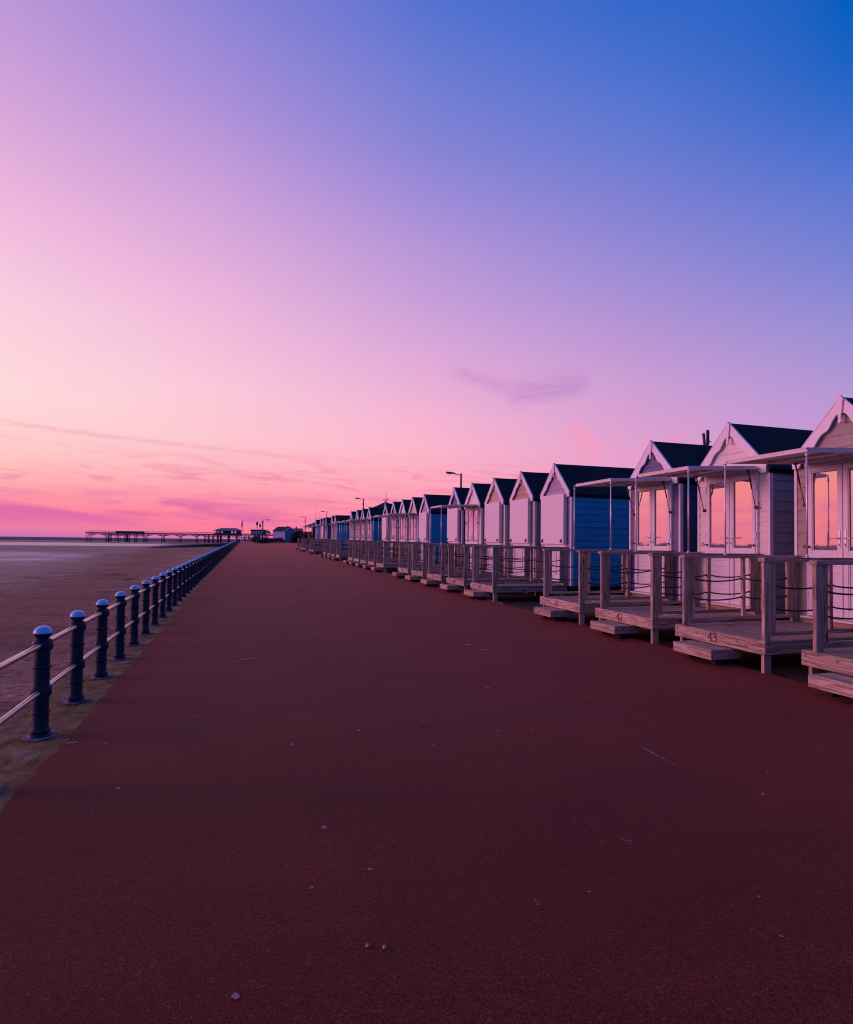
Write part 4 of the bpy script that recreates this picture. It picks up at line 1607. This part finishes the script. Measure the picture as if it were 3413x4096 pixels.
person((-.2, 170., gz(170)), .2, 1.55, 'shorter person in dark clothes walking away, left of the other', .16)
person((.86, 168., gz(168)), -.1, 1.72, 'taller person in a dark blue jacket walking away on the far promenade', .1)
t = thing('flagpole', (-1.0, 172., gz(172)), 'white flagpole with a furled dark flag at the end of the railing', 'flagpole')
mb = MB()
mb.tube((0, 0, 0), (0, 0, .25), .14, .1, 10)
mb.tube((0, 0, .25), (0, 0, 6.1), .075, .045, 10)
link('pole', mb.mesh('pole', 'flag_white'), t)
mb = MB()
mb.path([(.02, 0, 3.75), (-.05, .0, 4.1), (.0, 0, 4.6), (-.03, 0, 5.2), (.02, 0, 5.75), (.01, 0, 6.05)], [.05, .14, .2, .17, .09, .04], 8)
link('flag', mb.mesh('flag', 'flag_cloth'), t)
t = thing('end_railing', (-1.4, 180., gz(180)), 'pale blue upright bar railing closing the far end of the promenade', 'railing')
for i in range(34):
    part('baluster', 'balu', 'pier_blue', t, lambda mb: mb.tube((0, 0, 0), (0, 0, .95), .03, n=6), (i * .13, 0, 0))
mb = MB()
mb.box(-.05, 4.4, -.03, .03, .95, 1.02)
mb.box(-.05, 4.4, -.02, .02, .1, .14)
link('rail_bar', mb.mesh('rail_bar', 'pier_blue'), t)
t = thing('red_post', (2.48, 165., gz(165)), 'red lifebuoy housing on a post at the left end of the far shrubs', 'lifebuoy post')
mb = MB()
mb.tube((0, 0, 0), (0, 0, .6), .07, n=8)
link('post', mb.mesh('post', 'red_paint'), t)
mb = MB()
mb.box(-.24, .24, -.12, .12, .6, 1.75, .05)
link('housing', mb.mesh('housing', 'red_paint'), t)
t = thing('red_post', (8.22, 80., gz(80)), 'red upright lifebuoy post seen between the awning poles past the last hut', 'lifebuoy post')
mb = MB()
mb.tube((0, 0, -.03), (0, 0, 1.2), .06, n=8)
link('post', mb.mesh('post', 'red_paint'), t)
mb = MB()
mb.box(-.11, .11, -.1, .1, 1.2, 2.0, .05)
link('housing', mb.mesh('housing', 'red_paint'), t)


def old_lamp(x, y, zt, lb):
    t = thing('lantern_post', (x, y, gz(y)), lb, 'street lamp', 'old lantern posts on the far promenade')
    h = zt - gz(y)
    mb = MB()
    mb.lathe([(.2, 0), (.2, .1), (.12, .2), (.11, .9), (.13, .95), (.075, 1.05), (.06, h - 1.5), (.11, h - 1.42), (.11, h - 1.35), (.06, h - 1.3), (.05, h - 1.05), (.1, h - 1.0)], 10)
    link('column', mb.mesh('column', 'lamp_grey'), t)
    mb = MB()
    mb.lathe([(.09, h - 1.0), (.13, h - .96), (.24, h - .42), (.26, h - .4)], 6)
    link('lantern', mb.mesh('lantern', 'lens_glass'), t)
    mb = MB()
    mb.lathe([(.3, h - .42), (.3, h - .38), (.14, h - .2), (.12, h - .14), (.04, h - .08), (.03, h), (0, h + .02)], 6)
    for k in range(6):
        a = 2 * math.pi * k / 6
        mb.tube((.13 * math.cos(a), .13 * math.sin(a), h - .97), (.255 * math.cos(a), .255 * math.sin(a), h - .4), .022, n=5)
    link('lantern_cap', mb.mesh('lantern_cap', 'iron'), t)


old_lamp(2.38, 135., 5.58, 'old fashioned lantern lamp post at the far shrubs, taller of the two')
old_lamp(3.48, 155., 5.62, 'old fashioned lantern lamp post at the far shrubs, shorter of the two')
t = thing('street_lamp', (4.06, 150., gz(150)), 'dark street lamp with its arm pointing right, above the far shrubs', 'street lamp')
h = 6.43 - gz(150)
mb = MB()
mb.tube((0, 0, 0), (0, 0, h), .13, .07, 10)
link('column', mb.mesh('column', 'lamp_grey'), t)
mb = MB()
mb.path([(0, 0, h), (.7, 0, h + .02), (.9, 0, h)], .045, 6)
link('arm', mb.mesh('arm', 'lamp_grey'), t)
mb = MB()
mb.path([(.85, 0, h), (1.05, 0, h - .02), (1.3, 0, h - .02), (1.5, 0, h)], [.05, .11, .12, .05], 8)
link('lamp_head', mb.mesh('lamp_head', 'lamp_grey'), t)
t = thing('camera_post', (4.27, 165., gz(165)), 'dark post with a knob on top just left of the right pointing street lamp', 'post')
h = 6.5 - gz(165)
mb = MB()
mb.tube((0, 0, 0), (0, 0, h - .3), .1, .07, 8)
link('column', mb.mesh('column', 'lamp_grey'), t)
mb = MB()
mb.lathe([(0, h - .5), (.14, h - .4), (.18, h - .2), (.12, h), (0, h + .05)], 8)
link('camera_dome', mb.mesh('camera_dome', 'lamp_grey'), t)
# red brick house far behind
t = thing('brick_house', (28.6, 330., 1.), 'small red brick house peeping over the hedge right of the kiosk', 'house')
mb = MB()
mb.box(-3, 1.6, 0, 8, -1, 5.6)
link('wall', mb.mesh('wall', 'brick_red'), t)
mb = MB()
mb.prism_yz([(-.4, 5.5), (4, 7.0), (8.4, 5.5)], -3.3, 1.9)
rf = link('roof', mb.mesh('roof', 'brick_red'), t)
mb = MB()
mb.box(-2.0, -1.3, 3, 4, 6.6, 7.9)
link('chimney', mb.mesh('chimney', 'brick_red'), rf)
for x in (-2.4, -.2):
    part('window', 'hwin', 'lens_glass', t, lambda mb: mb.box(0, 1.1, -.05, 0, 3.6, 4.9), (x, 0, 0))
t = thing('pale_house', (24.9, 330., 1.), 'small pale house peeping over the hedge left of the brick one', 'house')
mb = MB()
mb.box(-3.2, -.6, 0, 6, -1, 5.4)
link('wall', mb.mesh('wall', 'render_pale'), t)
mb = MB()
mb.prism_yz([(-.4, 5.3), (3, 6.8), (6.4, 5.3)], -3.5, -.4)
link('roof', mb.mesh('roof', 'dark_roof'), t)

# ------------------------------------------------------------------ slipway and pier
t = thing('slipway', (-2., 206., 0), 'dark concrete slipway running from the sea wall down to the sand', 'slipway')
mb = MB()
A, B = Vector((.6, 4, 0)), Vector((-22., -34., 0))
nrm = Vector((-(B - A).y, (B - A).x, 0)).normalized() * 4
P = [(A, .45, -1.2), (A + (B - A) * .5, -.15, -1.2), (B, -.93, -1.2)]
for (a, t0, b0_), (c, t1, b1_) in zip(P, P[1:]):
    mb.face([(a.x, a.y, b0_), (c.x, c.y, b1_), (c.x, c.y, t1), (a.x, a.y, t0)])
    q, r_ = a - nrm, c - nrm
    mb.face([(a.x, a.y, t0), (c.x, c.y, t1), (r_.x, r_.y, t1), (q.x, q.y, t0)])
link('ramp', mb.mesh('ramp', 'wall_concrete'), t)
mb = MB()
q = A - nrm
for k in range(9):
    a = A + (B - A) * (k / 10) - nrm
    zt = .45 - 1.2 * k / 10
    mb.tube((a.x, a.y, zt), (a.x, a.y, zt + 1.1), .035, n=5)
a, b = A - nrm, A + (B - A) * .8 - nrm
mb.tube((a.x, a.y, 1.5), (b.x, b.y, .58), .035, n=5)
link('handrail', mb.mesh('handrail', 'iron'), t)

PY = 420.
pier = thing('pier', (0, PY, 0), 'long iron seaside pier with arched spans standing on the sand', 'pier')
pxw = lambda px: -96.4 + (px - 350) * .15085
mb = MB()
mb.box(-97.3, 30., -1., 9., 4.2, 4.72)
mb.box(-97.3, 30., -1.12, -1.001, 4.35, 4.8)
link('deck', mb.mesh('deck', 'pier_green'), pier)
mb = MB()
for yq in (-1., 9.):
    mb.box(-97.3, 30., yq - .05, yq + .05, 5.78, 5.92)
    mb.box(-97.3, 30., yq - .04, yq + .04, 4.85, 4.95)
    x = -97.2
    while x < 30:
        mb.box(x, x + .08, yq - .04, yq + .04, 4.8, 5.85)
        mb.tube((x + .15, yq, 4.95), (x + 1.4, yq, 5.75), .018, n=4, caps=False)
        mb.tube((x + .15, yq, 5.75), (x + 1.4, yq, 4.95), .018, n=4, caps=False)
        x += 1.55
link('balustrade', mb.mesh('balustrade', 'iron'), pier)
mb = MB()
mb.box(pxw(300 + 460 / 2.917), pxw(300 + 775 / 2.917), 3.6, 4.4, 4.76, 6.02)
mb.box(pxw(300 + 460 / 2.917), pxw(300 + 775 / 2.917), -1.03, -.94, 4.9, 5.98)
link('wind_screen', mb.mesh('wind_screen', 'pier_green'), pier)
colpx = [348, 353, 418, 423, 428, 431, 459, 465, 492, 496, 500, 503, 531, 536.5, 564, 568, 572, 576, 639, 644, 709, 714, 778.5, 782, 813, 816.5, 828, 833, 848, 851, 867, 871.7, 880, 884, 913, 916.5, 919, 947.7, 950, 955, 960, 985, 992, 1046, 1051, 1075, 1080]
for px_ in colpx:
    for yq in (0., 8.):
        part('column', 'pcol', 'iron', pier, lambda mb: mb.tube((0, 0, -1.3), (0, 0, 4.19), .19, .16, 8), (pxw(px_), yq, 0))


def arch(x0, x1, zb=2.9, zt=3.85):
    def f(mb):
        for yq in (0., 8.):
            pts = []
            for k in range(17):
                u = k / 16
                pts.append((x0 + (x1 - x0) * u, yq, zb + (zt - zb) * (1 - abs(2 * u - 1) ** 2.2)))
            mb.path(pts, .13, 5)
            for u in (.06, .12, .19, .81, .88, .94):
                zz = zb + (zt - zb) * (1 - abs(2 * u - 1) ** 2.2)
                x = x0 + (x1 - x0) * u
                mb.tube((x, yq, zz), (x + (.6 if u < .5 else -.6), yq, 4.05), .09, n=4, caps=False)
                mb.tube((x, yq, 4.05), (x + (.7 if u < .5 else -.7), yq, zz), .07, n=4, caps=False)
    return f


for i, (a, b) in enumerate([(353, 418), (431, 459), (465, 492), (503, 531), (536.5, 564), (576, 639), (644, 709), (714, 778.5), (782, 813)]):
    part('arch_brace', 'arch%d' % i, 'iron', pier, arch(pxw(a), pxw(b)))


def truss(x0, x1):
    def f(mb):
        for yq in (0., 8.):
            mb.tube((x0, yq, 2.75), (x1, yq, 2.75), .11, n=4)
            n = max(1, round((x1 - x0) / 1.5))
            w = (x1 - x0) / n
            for k in range(n):
                mb.tube((x0 + k * w, yq, 2.75), (x0 + (k + 1) * w, yq, 4.0), .1, n=4, caps=False)
                mb.tube((x0 + k * w, yq, 4.0), (x0 + (k + 1) * w, yq, 2.75), .1, n=4, caps=False)
    return f


for i, (a, b) in enumerate([(431, 459), (465, 492), (503, 531), (536.5, 564), (816, 867), (871, 914), (918, 948), (950, 985), (992, 1046), (1051, 1095)]):
    part('truss', 'truss%d' % i, 'iron', pier, truss(pxw(a), pxw(b)))

# hipped pavilion on the pier
t = thing('pier_pavilion', (0, PY, 0), 'green pier pavilion with a hipped slate roof', 'pavilion')
x0, x1 = pxw(861), pxw(969)
mb = MB()
mb.box(x0 - .8, x1 + .6, -1.6, 10, 3.95, 5.55)
link('balustrade', mb.mesh('balustrade', 'pier_green'), t)
mb = MB()
gaps = [(863, 867), (870.5, 875.5), (883.5, 890.5), (925.5, 934), (940, 948)]
cur = 861.
for a, b in gaps + [(969, 969)]:
    for yq in (0., 8.):
        if a > cur:
            mb.box(pxw(cur), pxw(a), yq - .1, yq + .1, 5.55, 7.3)
    cur = b
for yq in (0., 8.):
    mb.box(x0 + .01, x1 - .01, yq - .08, yq + .08, 6.85, 7.29)
link('wall', mb.mesh('wall', 'pier_green'), t)
mb = MB()
e = 1.9
R0 = [(x0 - e, -e, 7.25), (x1 + e, -e, 7.25), (x1 + e, 8 + e, 7.25), (x0 - e, 8 + e, 7.25)]
ra, rb = (pxw(884), 4, 9.15), (pxw(947), 4, 9.15)
mb.face([R0[0], R0[1], rb, ra])
mb.face([R0[1], R0[2], rb])
mb.face([R0[2], R0[3], ra, rb])
mb.face([R0[3], R0[0], ra])
mb.face([(x, y, z - .02) for x, y, z in R0])
link('roof', mb.mesh('roof', 'slate'), t)
# flat roofed hall
t = thing('pier_hall', (0, PY, 0), 'pale blue flat roofed hall with arched windows at the landward part of the pier', 'hall')
x0, x1 = pxw(1012), pxw(1078)
mb = MB()
mb.box(x0, x1, -.2, 8.2, 4.76, 7.35)
link('wall', mb.mesh('wall', 'pier_blue'), t)
mb = MB()
mb.box(x0 - .3, x1 + .3, -.6, 8.6, 7.351, 8.35)
link('roof', mb.mesh('roof', 'dark_roof'), t)
for a, b, sky_through in ((1016, 1020.5, 1), (1029, 1034, 1), (1044, 1049, 1), (1058, 1068, 0), (1068.6, 1077, 0)):
    wx0, wx1 = pxw(a), pxw(b)
    mb = MB()
    P = [(wx0, 5.55), (wx1, 5.55), (wx1, 6.7)] + [((wx0 + wx1) / 2 + (wx1 - wx0) / 2 * math.cos(q), 6.7 + .35 * math.sin(q)) for q in [math.pi * k / 6 for k in range(1, 6)]] + [(wx0, 6.7)]
    mb.face([(x, -.215, z) for x, z in P])
    mb.face([(x, -.205, z) for x, z in P])
    link('window', mb.mesh('window', 'chrome' if sky_through else 'black_metal'), t)  # pale panes stand in for sky showing through the hall
t = thing('pier_porch', (0, PY, 0), 'small open pier porch with a pointed grey roof beside the hall', 'porch')
x0, x1 = pxw(1079.5), pxw(1096)
mb = MB()
mb.box(x0, x1, -.8, 4., 4.76, 5.2)
for a in (x0, (x0 + x1) / 2 - .15, x1 - .3):
    mb.box(a, a + .3, -.8, -.5, 5.2, 6.4)
mb.box(x0, x1, -.8, -.5, 6.1, 6.4)
link('frame', mb.mesh('frame', 'brick_red'), t)
mb = MB()
xc = (x0 + x1) / 2 - .3
C4 = [(x0 - .4, -1.4, 6.8), (x1 + .4, -1.4, 6.8), (x1 + .4, 4., 6.8), (x0 - .4, 4., 6.8)]
for k in range(4):
    mb.face([C4[k], C4[(k + 1) % 4], (xc, 1.3, 8.2)])
mb.box(x0 - .4, x1 + .4, -1.4, 4., 6.41, 6.79)
mb.tube((xc, 1.3, 8.), (xc, 1.3, 8.9), .16, .03, 6)
link('roof', mb.mesh('roof', 'slate'), t)
